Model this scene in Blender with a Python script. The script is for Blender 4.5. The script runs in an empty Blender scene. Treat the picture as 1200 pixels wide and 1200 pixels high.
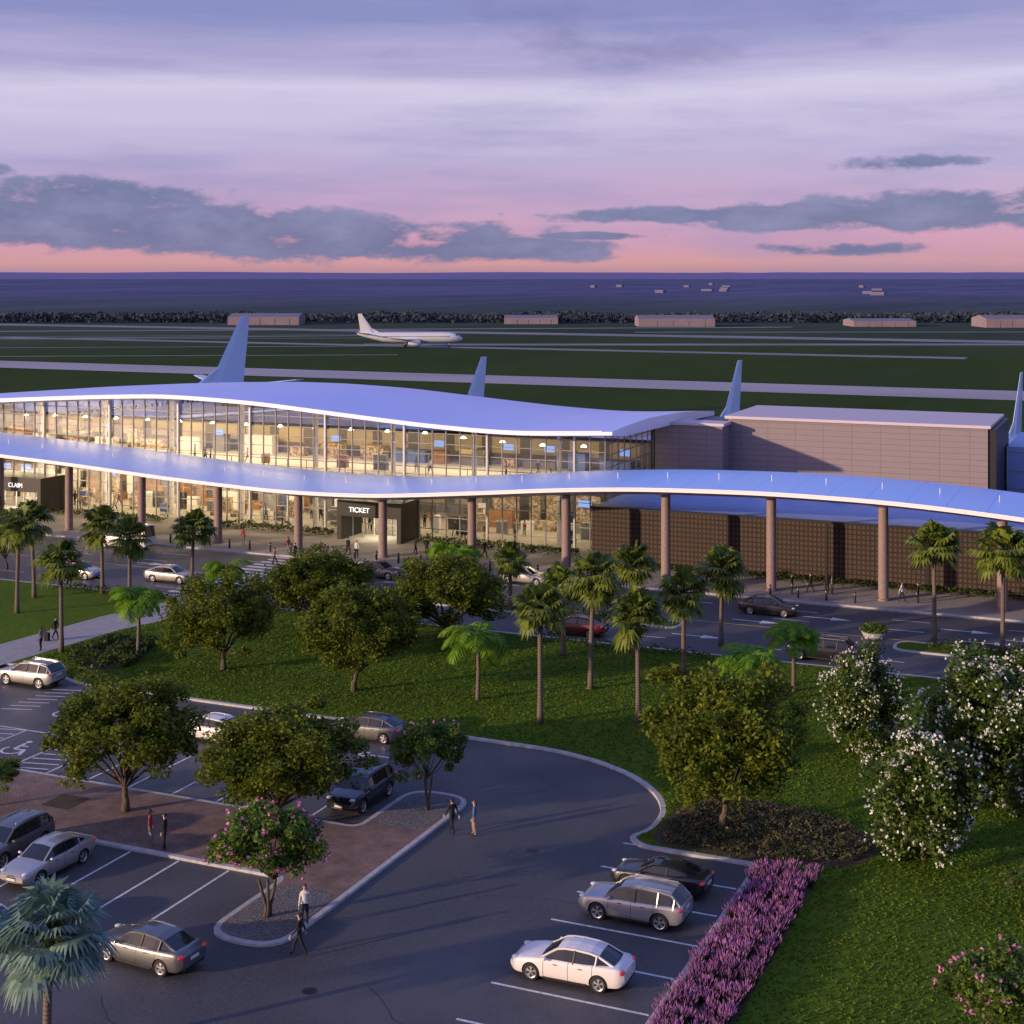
import bpy, bmesh, math, random
import numpy as np
from mathutils import Vector, Matrix, noise as mnoise

R = random.Random(11)
NP = np.random.RandomState(5)
scene = bpy.context.scene
COL = scene.collection
CU, SU = 0.91624, 0.40062        # terminal axes: world x runs along the terminal, y away from it
EYE = 28.0

def gp(px, py):
    """ground point (metres, site axes) from bearings measured on the photograph"""
    s = (py - 322.0) / EYE
    X = (px - 600.0) / s
    Y = 1740.0 / s
    return (CU * X - SU * Y, SU * X + CU * Y)

def camxy(X, Y):
    return (CU * X - SU * Y, SU * X + CU * Y)

# ------------------------------------------------------------------ materials
def newmat(name):
    m = bpy.data.materials.new(name)
    m.use_nodes = True
    nt = m.node_tree
    b = nt.nodes["Principled BSDF"]
    return m, nt, b

def pmat(name, c, rough=0.6, metal=0.0, c2=None, scale=3.0, detail=6, bump=0.0, bscale=None,
         c3=None, scale3=0.15, emit=None, estr=0.0, coat=0.0, spec=None, stretch=None, rough2=None):
    m, nt, b = newmat(name)
    b.inputs["Base Color"].default_value = (*c, 1)
    b.inputs["Roughness"].default_value = rough
    b.inputs["Metallic"].default_value = metal
    if spec is not None:
        b.inputs["Specular IOR Level"].default_value = spec
    if coat:
        b.inputs["Coat Weight"].default_value = coat
        b.inputs["Coat Roughness"].default_value = 0.05
    if emit:
        b.inputs["Emission Color"].default_value = (*emit, 1)
        b.inputs["Emission Strength"].default_value = estr
    tc = nt.nodes.new("ShaderNodeTexCoord")
    vec = tc.outputs["Object"]
    if stretch:
        mp = nt.nodes.new("ShaderNodeMapping")
        mp.inputs["Scale"].default_value = stretch
        nt.links.new(vec, mp.inputs[0]); vec = mp.outputs[0]
    col = None
    if c2:
        n = nt.nodes.new("ShaderNodeTexNoise")
        n.inputs["Scale"].default_value = scale
        n.inputs["Detail"].default_value = detail
        n.inputs["Roughness"].default_value = 0.65
        nt.links.new(vec, n.inputs["Vector"])
        r = nt.nodes.new("ShaderNodeValToRGB")
        r.color_ramp.elements[0].position = 0.35
        r.color_ramp.elements[1].position = 0.65
        r.color_ramp.elements[0].color = (*c, 1)
        r.color_ramp.elements[1].color = (*c2, 1)
        nt.links.new(n.outputs[0], r.inputs[0])
        col = r.outputs[0]
        if c3:
            n3 = nt.nodes.new("ShaderNodeTexNoise")
            n3.inputs["Scale"].default_value = scale3
            n3.inputs["Detail"].default_value = 5
            nt.links.new(vec, n3.inputs["Vector"])
            r3 = nt.nodes.new("ShaderNodeValToRGB")
            r3.color_ramp.elements[0].position = 0.42
            r3.color_ramp.elements[1].position = 0.62
            nt.links.new(n3.outputs[0], r3.inputs[0])
            mx = nt.nodes.new("ShaderNodeMix"); mx.data_type = 'RGBA'
            mm = nt.nodes.new("ShaderNodeMath"); mm.operation='MULTIPLY'; mm.inputs[1].default_value=.65
            nt.links.new(r3.outputs[0], mm.inputs[0])
            nt.links.new(mm.outputs[0], mx.inputs[0])
            nt.links.new(col, mx.inputs[6])
            mx.inputs[7].default_value = (*c3, 1)
            col = mx.outputs[2]
            if rough2 is not None:
                mr = nt.nodes.new("ShaderNodeMapRange")
                mr.inputs["To Min"].default_value = rough
                mr.inputs["To Max"].default_value = rough2
                nt.links.new(r3.outputs[0], mr.inputs[0])
                nt.links.new(mr.outputs[0], b.inputs["Roughness"])
        nt.links.new(col, b.inputs["Base Color"])
    if bump:
        nb = nt.nodes.new("ShaderNodeTexNoise")
        nb.inputs["Scale"].default_value = bscale or scale
        nb.inputs["Detail"].default_value = 6
        nt.links.new(vec, nb.inputs["Vector"])
        bp = nt.nodes.new("ShaderNodeBump")
        bp.inputs["Strength"].default_value = bump
        bp.inputs["Distance"].default_value = 0.1
        nt.links.new(nb.outputs[0], bp.inputs["Height"])
        nt.links.new(bp.outputs[0], b.inputs["Normal"])
    return m

def linesmat(name, c, cl, axis, period, width, rough=0.6, axis2=None, period2=1.0, c2=None, metal=0, offset=0.5, scale=2, spec=None):
    """panel / joint lines in object metres"""
    m, nt, b = newmat(name)
    b.inputs["Roughness"].default_value = rough
    b.inputs["Metallic"].default_value = metal
    if spec is not None: b.inputs["Specular IOR Level"].default_value = spec
    tc = nt.nodes.new("ShaderNodeTexCoord")
    sx = nt.nodes.new("ShaderNodeSeparateXYZ")
    nt.links.new(tc.outputs["Object"], sx.inputs[0])
    def line(ax, per):
        d = nt.nodes.new("ShaderNodeMath"); d.operation = 'DIVIDE'
        nt.links.new(sx.outputs[ax], d.inputs[0]); d.inputs[1].default_value = per
        f = nt.nodes.new("ShaderNodeMath"); f.operation = 'FRACT'
        nt.links.new(d.outputs[0], f.inputs[0])
        l = nt.nodes.new("ShaderNodeMath"); l.operation = 'LESS_THAN'
        nt.links.new(f.outputs[0], l.inputs[0]); l.inputs[1].default_value = width / per
        return l.outputs[0]
    fac = line(axis, period)
    if axis2 is not None:
        f2 = line(axis2, period2)
        mx0 = nt.nodes.new("ShaderNodeMath"); mx0.operation = 'MAXIMUM'
        nt.links.new(fac, mx0.inputs[0]); nt.links.new(f2, mx0.inputs[1])
        fac = mx0.outputs[0]
    n = nt.nodes.new("ShaderNodeTexNoise"); n.inputs["Scale"].default_value = scale; n.inputs["Detail"].default_value = 8
    nt.links.new(tc.outputs["Object"], n.inputs["Vector"])
    mxa = nt.nodes.new("ShaderNodeMix"); mxa.data_type = 'RGBA'
    mxa.inputs[6].default_value = (*c, 1)
    mxa.inputs[7].default_value = (*(c2 or tuple(v * 0.8 for v in c)), 1)
    nt.links.new(n.outputs[0], mxa.inputs[0])
    mx = nt.nodes.new("ShaderNodeMix"); mx.data_type = 'RGBA'
    nt.links.new(fac, mx.inputs[0])
    nt.links.new(mxa.outputs[2], mx.inputs[6])
    mx.inputs[7].default_value = (*cl, 1)
    nt.links.new(mx.outputs[2], b.inputs["Base Color"])
    return m

def leafmat(name, c1, c2, trans=0.3, rough=0.5, clump=2.2, cs=.9):
    m, nt, b = newmat(name)
    b.inputs["Roughness"].default_value = rough
    b.inputs["Specular IOR Level"].default_value = 0.2
    g = nt.nodes.new("ShaderNodeNewGeometry")
    tc = nt.nodes.new("ShaderNodeTexCoord")
    n = nt.nodes.new("ShaderNodeTexNoise"); n.inputs["Scale"].default_value = cs; n.inputs["Detail"].default_value = 2
    nt.links.new(tc.outputs["Object"], n.inputs["Vector"])
    a = nt.nodes.new("ShaderNodeMath"); a.operation = 'ADD'
    nt.links.new(g.outputs["Random Per Island"], a.inputs[0])
    k = nt.nodes.new("ShaderNodeMath"); k.operation = 'MULTIPLY_ADD'
    nt.links.new(n.outputs[0], k.inputs[0]); k.inputs[1].default_value = clump; k.inputs[2].default_value = -clump/2
    nt.links.new(k.outputs[0], a.inputs[1])
    r = nt.nodes.new("ShaderNodeValToRGB")
    r.color_ramp.elements[0].color = (*c1, 1)
    r.color_ramp.elements[1].color = (*c2, 1)
    nt.links.new(a.outputs[0], r.inputs[0])
    nt.links.new(r.outputs[0], b.inputs["Base Color"])
    if trans:
        t = nt.nodes.new("ShaderNodeBsdfTranslucent")
        nt.links.new(r.outputs[0], t.inputs[0])
        ms = nt.nodes.new("ShaderNodeMixShader"); ms.inputs[0].default_value = trans
        nt.links.new(b.outputs[0], ms.inputs[1]); nt.links.new(t.outputs[0], ms.inputs[2])
        nt.links.new(ms.outputs[0], nt.nodes["Material Output"].inputs[0])
    return m

def glassmat(name, tint=(0.86, 0.88, 0.9), refl=0.07):
    m, nt, b = newmat(name)
    nt.nodes.remove(b)
    t = nt.nodes.new("ShaderNodeBsdfTransparent"); t.inputs[0].default_value = (*tint, 1)
    g = nt.nodes.new("ShaderNodeBsdfGlossy"); g.inputs["Roughness"].default_value = 0.03
    lw = nt.nodes.new("ShaderNodeLayerWeight"); lw.inputs[0].default_value = 0.35
    a = nt.nodes.new("ShaderNodeMath"); a.operation = 'ADD'; a.use_clamp = True
    nt.links.new(lw.outputs["Fresnel"], a.inputs[0]); a.inputs[1].default_value = refl
    ms = nt.nodes.new("ShaderNodeMixShader")
    nt.links.new(a.outputs[0], ms.inputs[0]); nt.links.new(t.outputs[0], ms.inputs[1]); nt.links.new(g.outputs[0], ms.inputs[2])
    nt.links.new(ms.outputs[0], nt.nodes["Material Output"].inputs[0])
    return m

def carpaint(name, c, metal=0.4):
    m, nt, b = newmat(name)
    b.inputs["Metallic"].default_value = metal
    b.inputs["Roughness"].default_value = 0.32
    b.inputs["Coat Weight"].default_value = 0.8
    b.inputs["Coat Roughness"].default_value = 0.04
    tc = nt.nodes.new("ShaderNodeTexCoord")
    sx = nt.nodes.new("ShaderNodeSeparateXYZ"); nt.links.new(tc.outputs["Object"], sx.inputs[0])
    acc = None
    for c0 in (-1.12, -0.12, 0.92):
        s = nt.nodes.new("ShaderNodeMath"); s.operation = 'COMPARE'
        nt.links.new(sx.outputs[0], s.inputs[0]); s.inputs[1].default_value = c0; s.inputs[2].default_value = 0.011
        if acc is None: acc = s.outputs[0]
        else:
            a = nt.nodes.new("ShaderNodeMath"); a.operation = 'MAXIMUM'
            nt.links.new(acc, a.inputs[0]); nt.links.new(s.outputs[0], a.inputs[1]); acc = a.outputs[0]
    ay = nt.nodes.new("ShaderNodeMath"); ay.operation = 'ABSOLUTE'; nt.links.new(sx.outputs[1], ay.inputs[0])
    gy = nt.nodes.new("ShaderNodeMath"); gy.operation = 'GREATER_THAN'; nt.links.new(ay.outputs[0], gy.inputs[0]); gy.inputs[1].default_value = 0.8
    mu = nt.nodes.new("ShaderNodeMath"); mu.operation = 'MULTIPLY'; nt.links.new(acc, mu.inputs[0]); nt.links.new(gy.outputs[0], mu.inputs[1])
    mx = nt.nodes.new("ShaderNodeMix"); mx.data_type = 'RGBA'
    nt.links.new(mu.outputs[0], mx.inputs[0]); mx.inputs[6].default_value = (*c, 1); mx.inputs[7].default_value = (c[0]*.1, c[1]*.1, c[2]*.1, 1)
    nt.links.new(mx.outputs[2], b.inputs["Base Color"])
    return m

M = {}
M['asphalt'] = pmat("asphalt", (0.040, 0.041, 0.046), 0.62, c2=(0.080, 0.079, 0.086), scale=6, detail=14, bump=0.3, bscale=25,
                    c3=(0.092, 0.086, 0.088), scale3=0.16, rough2=0.5)
M['road'] = pmat("road_asphalt", (0.048, 0.049, 0.057), 0.6, c2=(0.080, 0.081, 0.091), scale=5, detail=12, bump=0.2, bscale=20,
                 c3=(0.068, 0.068, 0.076), scale3=0.3, stretch=(.25,1,1))
M['grass'] = pmat("lawn_grass", (0.055, 0.105, 0.007), 0.9, c2=(0.105, 0.165, 0.011), scale=2.2, detail=14, bump=0.5, bscale=12,
                  c3=(0.060, 0.108, 0.008), scale3=0.18, spec=0.1)
M['tuft'] = leafmat("grass_blades", (0.055, 0.105, 0.006), (0.125, 0.185, 0.012), 0.35, .7, 1.2, .3)
M['kerb'] = pmat("kerb_concrete", (0.34, 0.33, 0.33), 0.8, c2=(0.48, 0.47, 0.47), scale=2.5)
M['concrete'] = linesmat("pavement_concrete", (0.34, 0.32, 0.31), (0.2, 0.19, 0.18), 0, 1.8, 0.04, 0.75, 1, 1.8)
M['path'] = pmat("path_concrete", (0.26, 0.25, 0.26), 0.8, c2=(0.34, 0.33, 0.33), scale=2)
M['paint'] = pmat("road_paint", (0.42, 0.42, 0.43), 0.6, c2=(0.76, 0.76, 0.76), scale=5, detail=10)
M['yellow'] = pmat("yellow_paint", (0.55, 0.36, 0.06), 0.6, c2=(0.7, 0.5, 0.1), scale=6)
M['mulch'] = pmat("mulch", (0.030, 0.022, 0.013), 0.95, c2=(0.085, 0.06, 0.035), scale=18, bump=0.8, bscale=20)
M['gravel'] = pmat("gravel", (0.05, 0.05, 0.055), 0.9, c2=(0.22, 0.21, 0.21), scale=12, detail=3, bump=0.8, bscale=16)
M['white'] = pmat("white_metal", (0.72, 0.70, 0.72), 0.45)
M['cap'] = pmat("parapet_cap", (0.50, 0.44, 0.50), 0.5)
M['steel'] = pmat("steel_frame", (0.42, 0.42, 0.45), 0.4, 0.3)
M['mull'] = pmat("mullion_metal", (0.22, 0.21, 0.22), 0.45, 0.2)
M['iron'] = pmat("cast_iron", (0.045, 0.043, 0.042), 0.6, c2=(0.08, 0.07, 0.065), scale=20)
M['darkmet'] = pmat("dark_metal", (0.02, 0.02, 0.022), 0.45, 0.3)
M['black'] = pmat("black_cladding", (0.012, 0.012, 0.014), 0.35)
M['roof'] = linesmat("roof_metal", (0.38, 0.46, 1.0), (0.30, 0.37, 0.88), 0, 1.2, 0.05, 0.32, c2=(0.46, 0.55, 1.0), scale=0.12, spec=.9)
M['canopyroof'] = linesmat("canopy_metal", (0.26, 0.47, 1.0), (0.18, 0.33, 0.80), 0, 3.24, 0.07, 0.34, c2=(0.34, 0.54, 1.0), scale=0.1, spec=.6)  # blue of the reflected sky is put into the base colour
M['fascia'] = pmat("fascia", (0.88, 0.82, 0.90), 0.35)
M['soffit'] = linesmat("soffit_panels", (0.42, 0.42, 0.48), (0.25, 0.25, 0.28), 0, 2.43, 0.05, 0.5, 1, 2.2)
M['column'] = pmat("column_stone", (0.20, 0.145, 0.14), 0.7, c2=(0.28, 0.20, 0.19), scale=5)
M['panel'] = linesmat("grey_panels", (0.205, 0.168, 0.180), (0.135, 0.11, 0.12), 2, 0.6, 0.05, 0.7, 0, 3.0, c2=(0.235, 0.195, 0.20))
M['lowroof'] = pmat("low_roof", (0.22, 0.32, 0.62), 0.5, c2=(0.27, 0.37, 0.68), scale=0.5)
M['glass'] = glassmat("curtain_wall_glass")
M['inwall'] = linesmat("interior_wall", (0.62, 0.47, 0.24), (0.16, 0.15, 0.16), 0, 4.8, 1.3, 0.6, 2, 3.1, c2=(0.34, 0.32, 0.34), scale=0.3)
M['infloor'] = pmat("interior_floor", (0.35, 0.32, 0.28), 0.35)
M['lightpanel'] = pmat("light_panel", (1, 0.9, 0.7), 0.5, emit=(1.0, 0.84, 0.55), estr=10)
M['screen'] = pmat("info_screen", (0.1, 0.2, 0.4), 0.4, emit=(0.25, 0.42, 1.0), estr=.9)
M['wood'] = pmat("counter_wood", (0.25, 0.12, 0.05), 0.5, c2=(0.35, 0.18, 0.08), scale=4)
M['bark'] = pmat("bark", (0.06, 0.045, 0.03), 0.9, c2=(0.12, 0.09, 0.065), scale=10, bump=0.6)
M['palmbark'] = linesmat("palm_bark", (0.13, 0.10, 0.08), (0.07, 0.05, 0.04), 2, 0.16, 0.04, 0.9, c2=(0.18, 0.14, 0.11))
M['leaf'] = leafmat("oak_leaves", (0.050, 0.090, 0.008), (0.190, 0.225, 0.022), 0.40, .6, 1.9)
M['mag'] = leafmat("magnolia_leaves", (0.028, 0.062, 0.012), (0.12, 0.18, 0.03), 0.25)
M['myrtle'] = leafmat("myrtle_leaves", (0.05, 0.10, 0.015), (0.17, 0.26, 0.04), 0.40)
M['fanleaf'] = leafmat("fan_palm_leaves", (0.045, 0.075, 0.010), (0.20, 0.25, 0.04), 0.3)
M['feather'] = leafmat("feather_palm_leaves", (0.07, 0.17, 0.008), (0.20, 0.38, 0.02), 0.4)
M['silver'] = leafmat("silver_palm_leaves", (0.07, 0.14, 0.115), (0.22, 0.34, 0.27), 0.2)
M['shrub'] = leafmat("shrub_leaves", (0.018, 0.036, 0.006), (0.08, 0.12, 0.018), 0.2)
M['cover'] = leafmat("ground_cover", (0.035, 0.048, 0.012), (0.13, 0.11, 0.05), 0.1)
M['lavg'] = leafmat("lavender_stems", (0.03, 0.05, 0.02), (0.08, 0.09, 0.04), 0.1)
M['lav'] = leafmat("lavender_flowers", (0.28, 0.11, 0.27), (0.64, 0.30, 0.56), 0.25)
M['wflower'] = leafmat("white_flowers", (0.72, 0.70, 0.60), (0.90, 0.9, 0.84), 0.3)
M['pflower'] = leafmat("pink_flowers", (0.45, 0.12, 0.30), (0.78, 0.36, 0.56), 0.3)
M['fartree'] = leafmat("distant_trees", (0.034, 0.046, 0.062), (0.046, 0.058, 0.076), 0.0, 1.0)  # tree colour softened to bluish, with the distance haze painted in
M['tire'] = pmat("tire_rubber", (0.014, 0.014, 0.015), 0.8)
M['rim'] = pmat("wheel_rim", (0.55, 0.55, 0.57), 0.3, 0.8)
M['carglass'] = pmat("car_glass", (0.012, 0.014, 0.018), 0.06, spec=0.8)
M['head'] = pmat("headlight", (0.55, 0.58, 0.6), 0.1, coat=1)
M['tail'] = pmat("taillight", (0.35, 0.01, 0.01), 0.2, coat=1, emit=(0.5, 0.01, 0.01), estr=0.3)
M['trim'] = pmat("black_trim", (0.01, 0.01, 0.01), 0.5)
M['plate'] = pmat("licence_plate", (0.6, 0.6, 0.58), 0.5)
M['planewhite'] = pmat("aircraft_white", (0.62, 0.62, 0.66), 0.3, coat=0.4)
M['planeshade'] = pmat("aircraft_shade_bluegrey", (0.48, 0.62, 0.80), 0.35, coat=0.4)  # parked planes: the bluish tone of shade is put into the base colour
M['taxi'] = pmat("taxiway_concrete", (0.27, 0.25, 0.29), 0.75, c2=(0.34, 0.31, 0.36), scale=0.05, stretch=(0.3, 1, 1))
M['taxi2'] = pmat("old_taxiway", (0.12, 0.13, 0.15), 0.85, c2=(0.19, 0.19, 0.23), scale=0.04, stretch=(0.3, 1, 1))
M['apron'] = pmat("apron_concrete", (0.22, 0.21, 0.23), 0.8, c2=(0.28, 0.26, 0.28), scale=0.1)
M['hangar'] = pmat("hangar_wall", (0.20, 0.155, 0.19), 0.8, c2=(0.24, 0.185, 0.215), scale=0.2)  # wall tone includes painted distance haze
M['hroof'] = pmat("hangar_roof", (0.14, 0.14, 0.20), 0.9)
M['paintw'] = carpaint("car_white", (0.70, 0.67, 0.65), 0.0)
M['paints'] = carpaint("car_silver", (0.42, 0.41, 0.41), 0.6)
M['paintg'] = carpaint("car_grey", (0.13, 0.13, 0.14), 0.5)
M['paintk'] = carpaint("car_black", (0.014, 0.014, 0.018), 0.2)
M['paintb'] = carpaint("car_blue", (0.03, 0.045, 0.09), 0.4)
M['paintr'] = carpaint("car_red", (0.12, 0.010, 0.012), 0.3)
# brick pavers
m, nt, b = newmat("brick_pavers")
tc = nt.nodes.new("ShaderNodeTexCoord"); bk = nt.nodes.new("ShaderNodeTexBrick")
bk.inputs["Scale"].default_value = 2.2; bk.inputs["Color1"].default_value = (0.20, 0.125, 0.095, 1)
bk.inputs["Color2"].default_value = (0.28, 0.18, 0.135, 1); bk.inputs["Mortar"].default_value = (0.11, 0.085, 0.075, 1)
bk.inputs["Mortar Size"].default_value = 0.03
nt.links.new(tc.outputs["Object"], bk.inputs["Vector"])
nn = nt.nodes.new("ShaderNodeTexNoise"); nn.inputs["Scale"].default_value=.9; nn.inputs["Detail"].default_value=8; nt.links.new(tc.outputs["Object"],nn.inputs["Vector"])
mr_=nt.nodes.new("ShaderNodeMapRange"); mr_.inputs[1].default_value=.3; mr_.inputs[2].default_value=.7; mr_.inputs[3].default_value=.65; mr_.inputs[4].default_value=1.15; nt.links.new(nn.outputs[0],mr_.inputs[0])
vm=nt.nodes.new("ShaderNodeVectorMath"); vm.operation='SCALE'; nt.links.new(bk.outputs["Color"],vm.inputs[0]); nt.links.new(mr_.outputs[0],vm.inputs["Scale"])
nt.links.new(vm.outputs[0], b.inputs["Base Color"])
b.inputs["Roughness"].default_value = 0.8; M['paver'] = m
# dark brown screen wall
M['brownwall'] = linesmat("brown_screen", (0.060, 0.036, 0.027), (0.016, 0.010, 0.008), 0, 0.40, 0.15, 0.8, 2, 0.45, c2=(0.075, 0.045, 0.033), scale=.8)
# open country; blue aerial haze is mixed into the base colour with distance
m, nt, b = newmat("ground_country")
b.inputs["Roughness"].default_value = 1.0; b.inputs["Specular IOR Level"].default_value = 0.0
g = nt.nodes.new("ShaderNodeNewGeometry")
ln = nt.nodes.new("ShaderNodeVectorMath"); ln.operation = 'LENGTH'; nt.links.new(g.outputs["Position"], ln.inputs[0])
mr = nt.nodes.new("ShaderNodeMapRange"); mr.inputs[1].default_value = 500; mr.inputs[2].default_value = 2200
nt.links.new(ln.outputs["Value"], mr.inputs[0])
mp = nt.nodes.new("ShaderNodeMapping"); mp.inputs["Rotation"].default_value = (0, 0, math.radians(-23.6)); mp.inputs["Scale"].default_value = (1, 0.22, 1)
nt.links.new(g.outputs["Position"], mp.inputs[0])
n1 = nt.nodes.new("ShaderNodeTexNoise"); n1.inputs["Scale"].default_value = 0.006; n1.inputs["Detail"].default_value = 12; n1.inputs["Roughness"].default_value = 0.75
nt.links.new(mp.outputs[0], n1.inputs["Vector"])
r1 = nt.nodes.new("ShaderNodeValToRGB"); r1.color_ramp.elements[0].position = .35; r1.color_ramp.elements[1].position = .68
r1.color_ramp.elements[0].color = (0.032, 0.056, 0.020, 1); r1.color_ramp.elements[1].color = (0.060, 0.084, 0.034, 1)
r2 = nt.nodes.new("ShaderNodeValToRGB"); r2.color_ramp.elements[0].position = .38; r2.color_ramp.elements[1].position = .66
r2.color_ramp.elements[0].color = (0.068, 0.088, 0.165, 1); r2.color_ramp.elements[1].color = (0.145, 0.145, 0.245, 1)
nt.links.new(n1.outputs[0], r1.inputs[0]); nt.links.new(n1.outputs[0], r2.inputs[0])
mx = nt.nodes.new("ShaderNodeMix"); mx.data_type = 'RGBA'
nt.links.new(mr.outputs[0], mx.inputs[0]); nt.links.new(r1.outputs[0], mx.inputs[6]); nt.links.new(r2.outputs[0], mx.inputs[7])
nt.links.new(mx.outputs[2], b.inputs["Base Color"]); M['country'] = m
M['hills'] = pmat("hills", (0.16, 0.155, 0.31), 1.0, c2=(0.19, 0.175, 0.34), scale=0.001, spec=0)  # bluish haze of the far ridge is painted into its colour

# ------------------------------------------------------------------ mesh helpers
class MB:
    def __init__(s): s.v = []; s.f = []; s.m = []
    def add(s, verts, faces, mat=0):
        o = len(s.v); s.v.extend([tuple(p) for p in verts])
        for i, f in enumerate(faces):
            s.f.append(tuple(o + k for k in f)); s.m.append(mat if isinstance(mat, int) else mat[i])
    def box(s, x0, x1, y0, y1, z0, z1, mat=0):
        v = [(x0,y0,z0),(x1,y0,z0),(x1,y1,z0),(x0,y1,z0),(x0,y0,z1),(x1,y0,z1),(x1,y1,z1),(x0,y1,z1)]
        s.add(v, [(0,3,2,1),(4,5,6,7),(0,1,5,4),(1,2,6,5),(2,3,7,6),(3,0,4,7)], mat)
    def bar(s, a, b_, w, h, mat=0):
        a = Vector(a); b_ = Vector(b_); d = (b_ - a).normalized()
        up = Vector((0,0,1)) if abs(d.z) < .95 else Vector((1,0,0))
        x = d.cross(up).normalized() * w / 2; y = x.cross(d).normalized() * h / 2
        v = [a-x-y, a+x-y, a+x+y, a-x+y, b_-x-y, b_+x-y, b_+x+y, b_-x+y]
        s.add(v, [(0,3,2,1),(4,5,6,7),(0,1,5,4),(1,2,6,5),(2,3,7,6),(3,0,4,7)], mat)
    def tube(s, pts, rads, n=8, mat=0, cap=True):
        pts = [Vector(p) for p in pts]; vs = []
        for i, p in enumerate(pts):
            d = (pts[min(i+1,len(pts)-1)] - pts[max(i-1,0)]).normalized()
            up = Vector((0,0,1)) if abs(d.z) < .9 else Vector((1,0,0))
            x = d.cross(up).normalized(); y = x.cross(d).normalized()
            for k in range(n):
                a = 2*math.pi*k/n
                vs.append(p + (x*math.cos(a) + y*math.sin(a))*rads[i])
        fs = []
        for i in range(len(pts)-1):
            for k in range(n):
                fs.append((i*n+k, i*n+(k+1)%n, (i+1)*n+(k+1)%n, (i+1)*n+k))
        if cap:
            fs.append(tuple(range(n))[::-1]); fs.append(tuple((len(pts)-1)*n+k for k in range(n)))
        s.add(vs, fs, mat)
    def loft(s, secs, mat=0, cap=True):
        n = len(secs[0]); vs = [p for sec in secs for p in sec]; fs = []
        for i in range(len(secs)-1):
            for k in range(n):
                fs.append((i*n+k, i*n+(k+1)%n, (i+1)*n+(k+1)%n, (i+1)*n+k))
        if cap:
            fs.append(tuple(range(n))[::-1]); fs.append(tuple((len(secs)-1)*n+k for k in range(n)))
        s.add(vs, fs, mat)
    def ell(s, c, r, mat=0, nu=10, nv=6):
        vs = []; fs = []
        for j in range(nv+1):
            th = math.pi*j/nv
            for i in range(nu):
                a = 2*math.pi*i/nu
                vs.append((c[0]+r[0]*math.sin(th)*math.cos(a), c[1]+r[1]*math.sin(th)*math.sin(a), c[2]+r[2]*math.cos(th)))
        for j in range(nv):
            for i in range(nu):
                fs.append((j*nu+i, (j+1)*nu+i, (j+1)*nu+(i+1)%nu, j*nu+(i+1)%nu))
        s.add(vs, fs, mat)
    def mesh(s, name, mats, smooth=None):
        me = bpy.data.meshes.new(name); me.from_pydata(s.v, [], s.f)
        for mm in mats: me.materials.append(mm)
        me.polygons.foreach_set("material_index", s.m)
        if smooth is not None:
            me.polygons.foreach_set("use_smooth", [True]*len(me.polygons))
            me.set_sharp_from_angle(angle=math.radians(smooth))
        me.update(); return me
    def obj(s, name, mats, parent=None, smooth=None, loc=(0,0,0), rot=0):
        return put(name, s.mesh(name, mats, smooth), loc, rot, 1, parent)

def put(name, me, loc=(0,0,0), rot=0.0, scale=1.0, parent=None):
    o = bpy.data.objects.new(name, me); COL.objects.link(o)
    o.location = loc; o.rotation_euler = (0,0,rot)
    o.scale = (scale,)*3 if not isinstance(scale, tuple) else scale
    if parent: o.parent = parent
    return o
def empty(name, loc=(0,0,0)):
    e = bpy.data.objects.new(name, None); COL.objects.link(e); e.location = loc; e.empty_display_size = .5; return e

def sheet(name, poly, z, mat, parent=None):
    me = bpy.data.meshes.new(name); me.from_pydata([(p[0],p[1],z) for p in poly], [], [tuple(range(len(poly)))])
    me.materials.append(mat); me.update()
    if me.polygons[0].normal.z < 0: me.flip_normals()
    return put(name, me, parent=parent)

def area(poly): return sum(poly[i][0]*poly[(i+1)%len(poly)][1]-poly[(i+1)%len(poly)][0]*poly[i][1] for i in range(len(poly)))/2
def roundpoly(poly, r, n=5):
    out = []
    N = len(poly)
    for i in range(N):
        rr = r[i] if isinstance(r, (list,tuple)) else r
        p = Vector(poly[i]); a = Vector(poly[i-1]); c = Vector(poly[(i+1)%N])
        if rr <= 0: out.append(tuple(p)); continue
        d1 = (a-p); d2 = (c-p); q = min(rr, d1.length*.45, d2.length*.45)
        s0 = p + d1.normalized()*q; s1 = p + d2.normalized()*q
        for k in range(n+1):
            t = k/n; out.append(tuple(s0*(1-t)**2 + p*2*t*(1-t) + s1*t*t))
    return out
def offset(poly, d):
    N = len(poly); out = []
    for i in range(N):
        p = Vector(poly[i]); a = Vector(poly[i-1]); c = Vector(poly[(i+1)%N])
        e1 = (p-a).normalized(); e2 = (c-p).normalized()
        n1 = Vector((-e1.y, e1.x)); n2 = Vector((-e2.y, e2.x))
        b_ = n1+n2
        if b_.length < 1e-6: b_ = n1
        b_.normalize(); k = d/max(.4, b_.dot(n1))
        out.append(tuple(p + b_*k))
    return out
def island(name, poly, mat, kw=0.28, h=0.13, parent=None):
    if area(poly) < 0: poly = poly[::-1]
    inn = offset(poly, kw); N = len(poly); mb = MB()
    v = [(p[0],p[1],-0.02) for p in poly] + [(p[0],p[1],h-.02) for p in poly] + [(p[0]*.9+q[0]*.1,p[1]*.9+q[1]*.1,h) for p,q in zip(poly,inn)] + [(p[0],p[1],h) for p in inn]
    f = []; mm = []
    for r in range(3):
        for i in range(N):
            j = (i+1)%N; f.append((r*N+i, r*N+j, (r+1)*N+j, (r+1)*N+i)); mm.append(0)
    f.append(tuple(3*N+i for i in range(N))); mm.append(1)
    mb.add(v, f, mm)
    return mb.obj(name, [M['kerb'], mat], parent)

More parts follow.
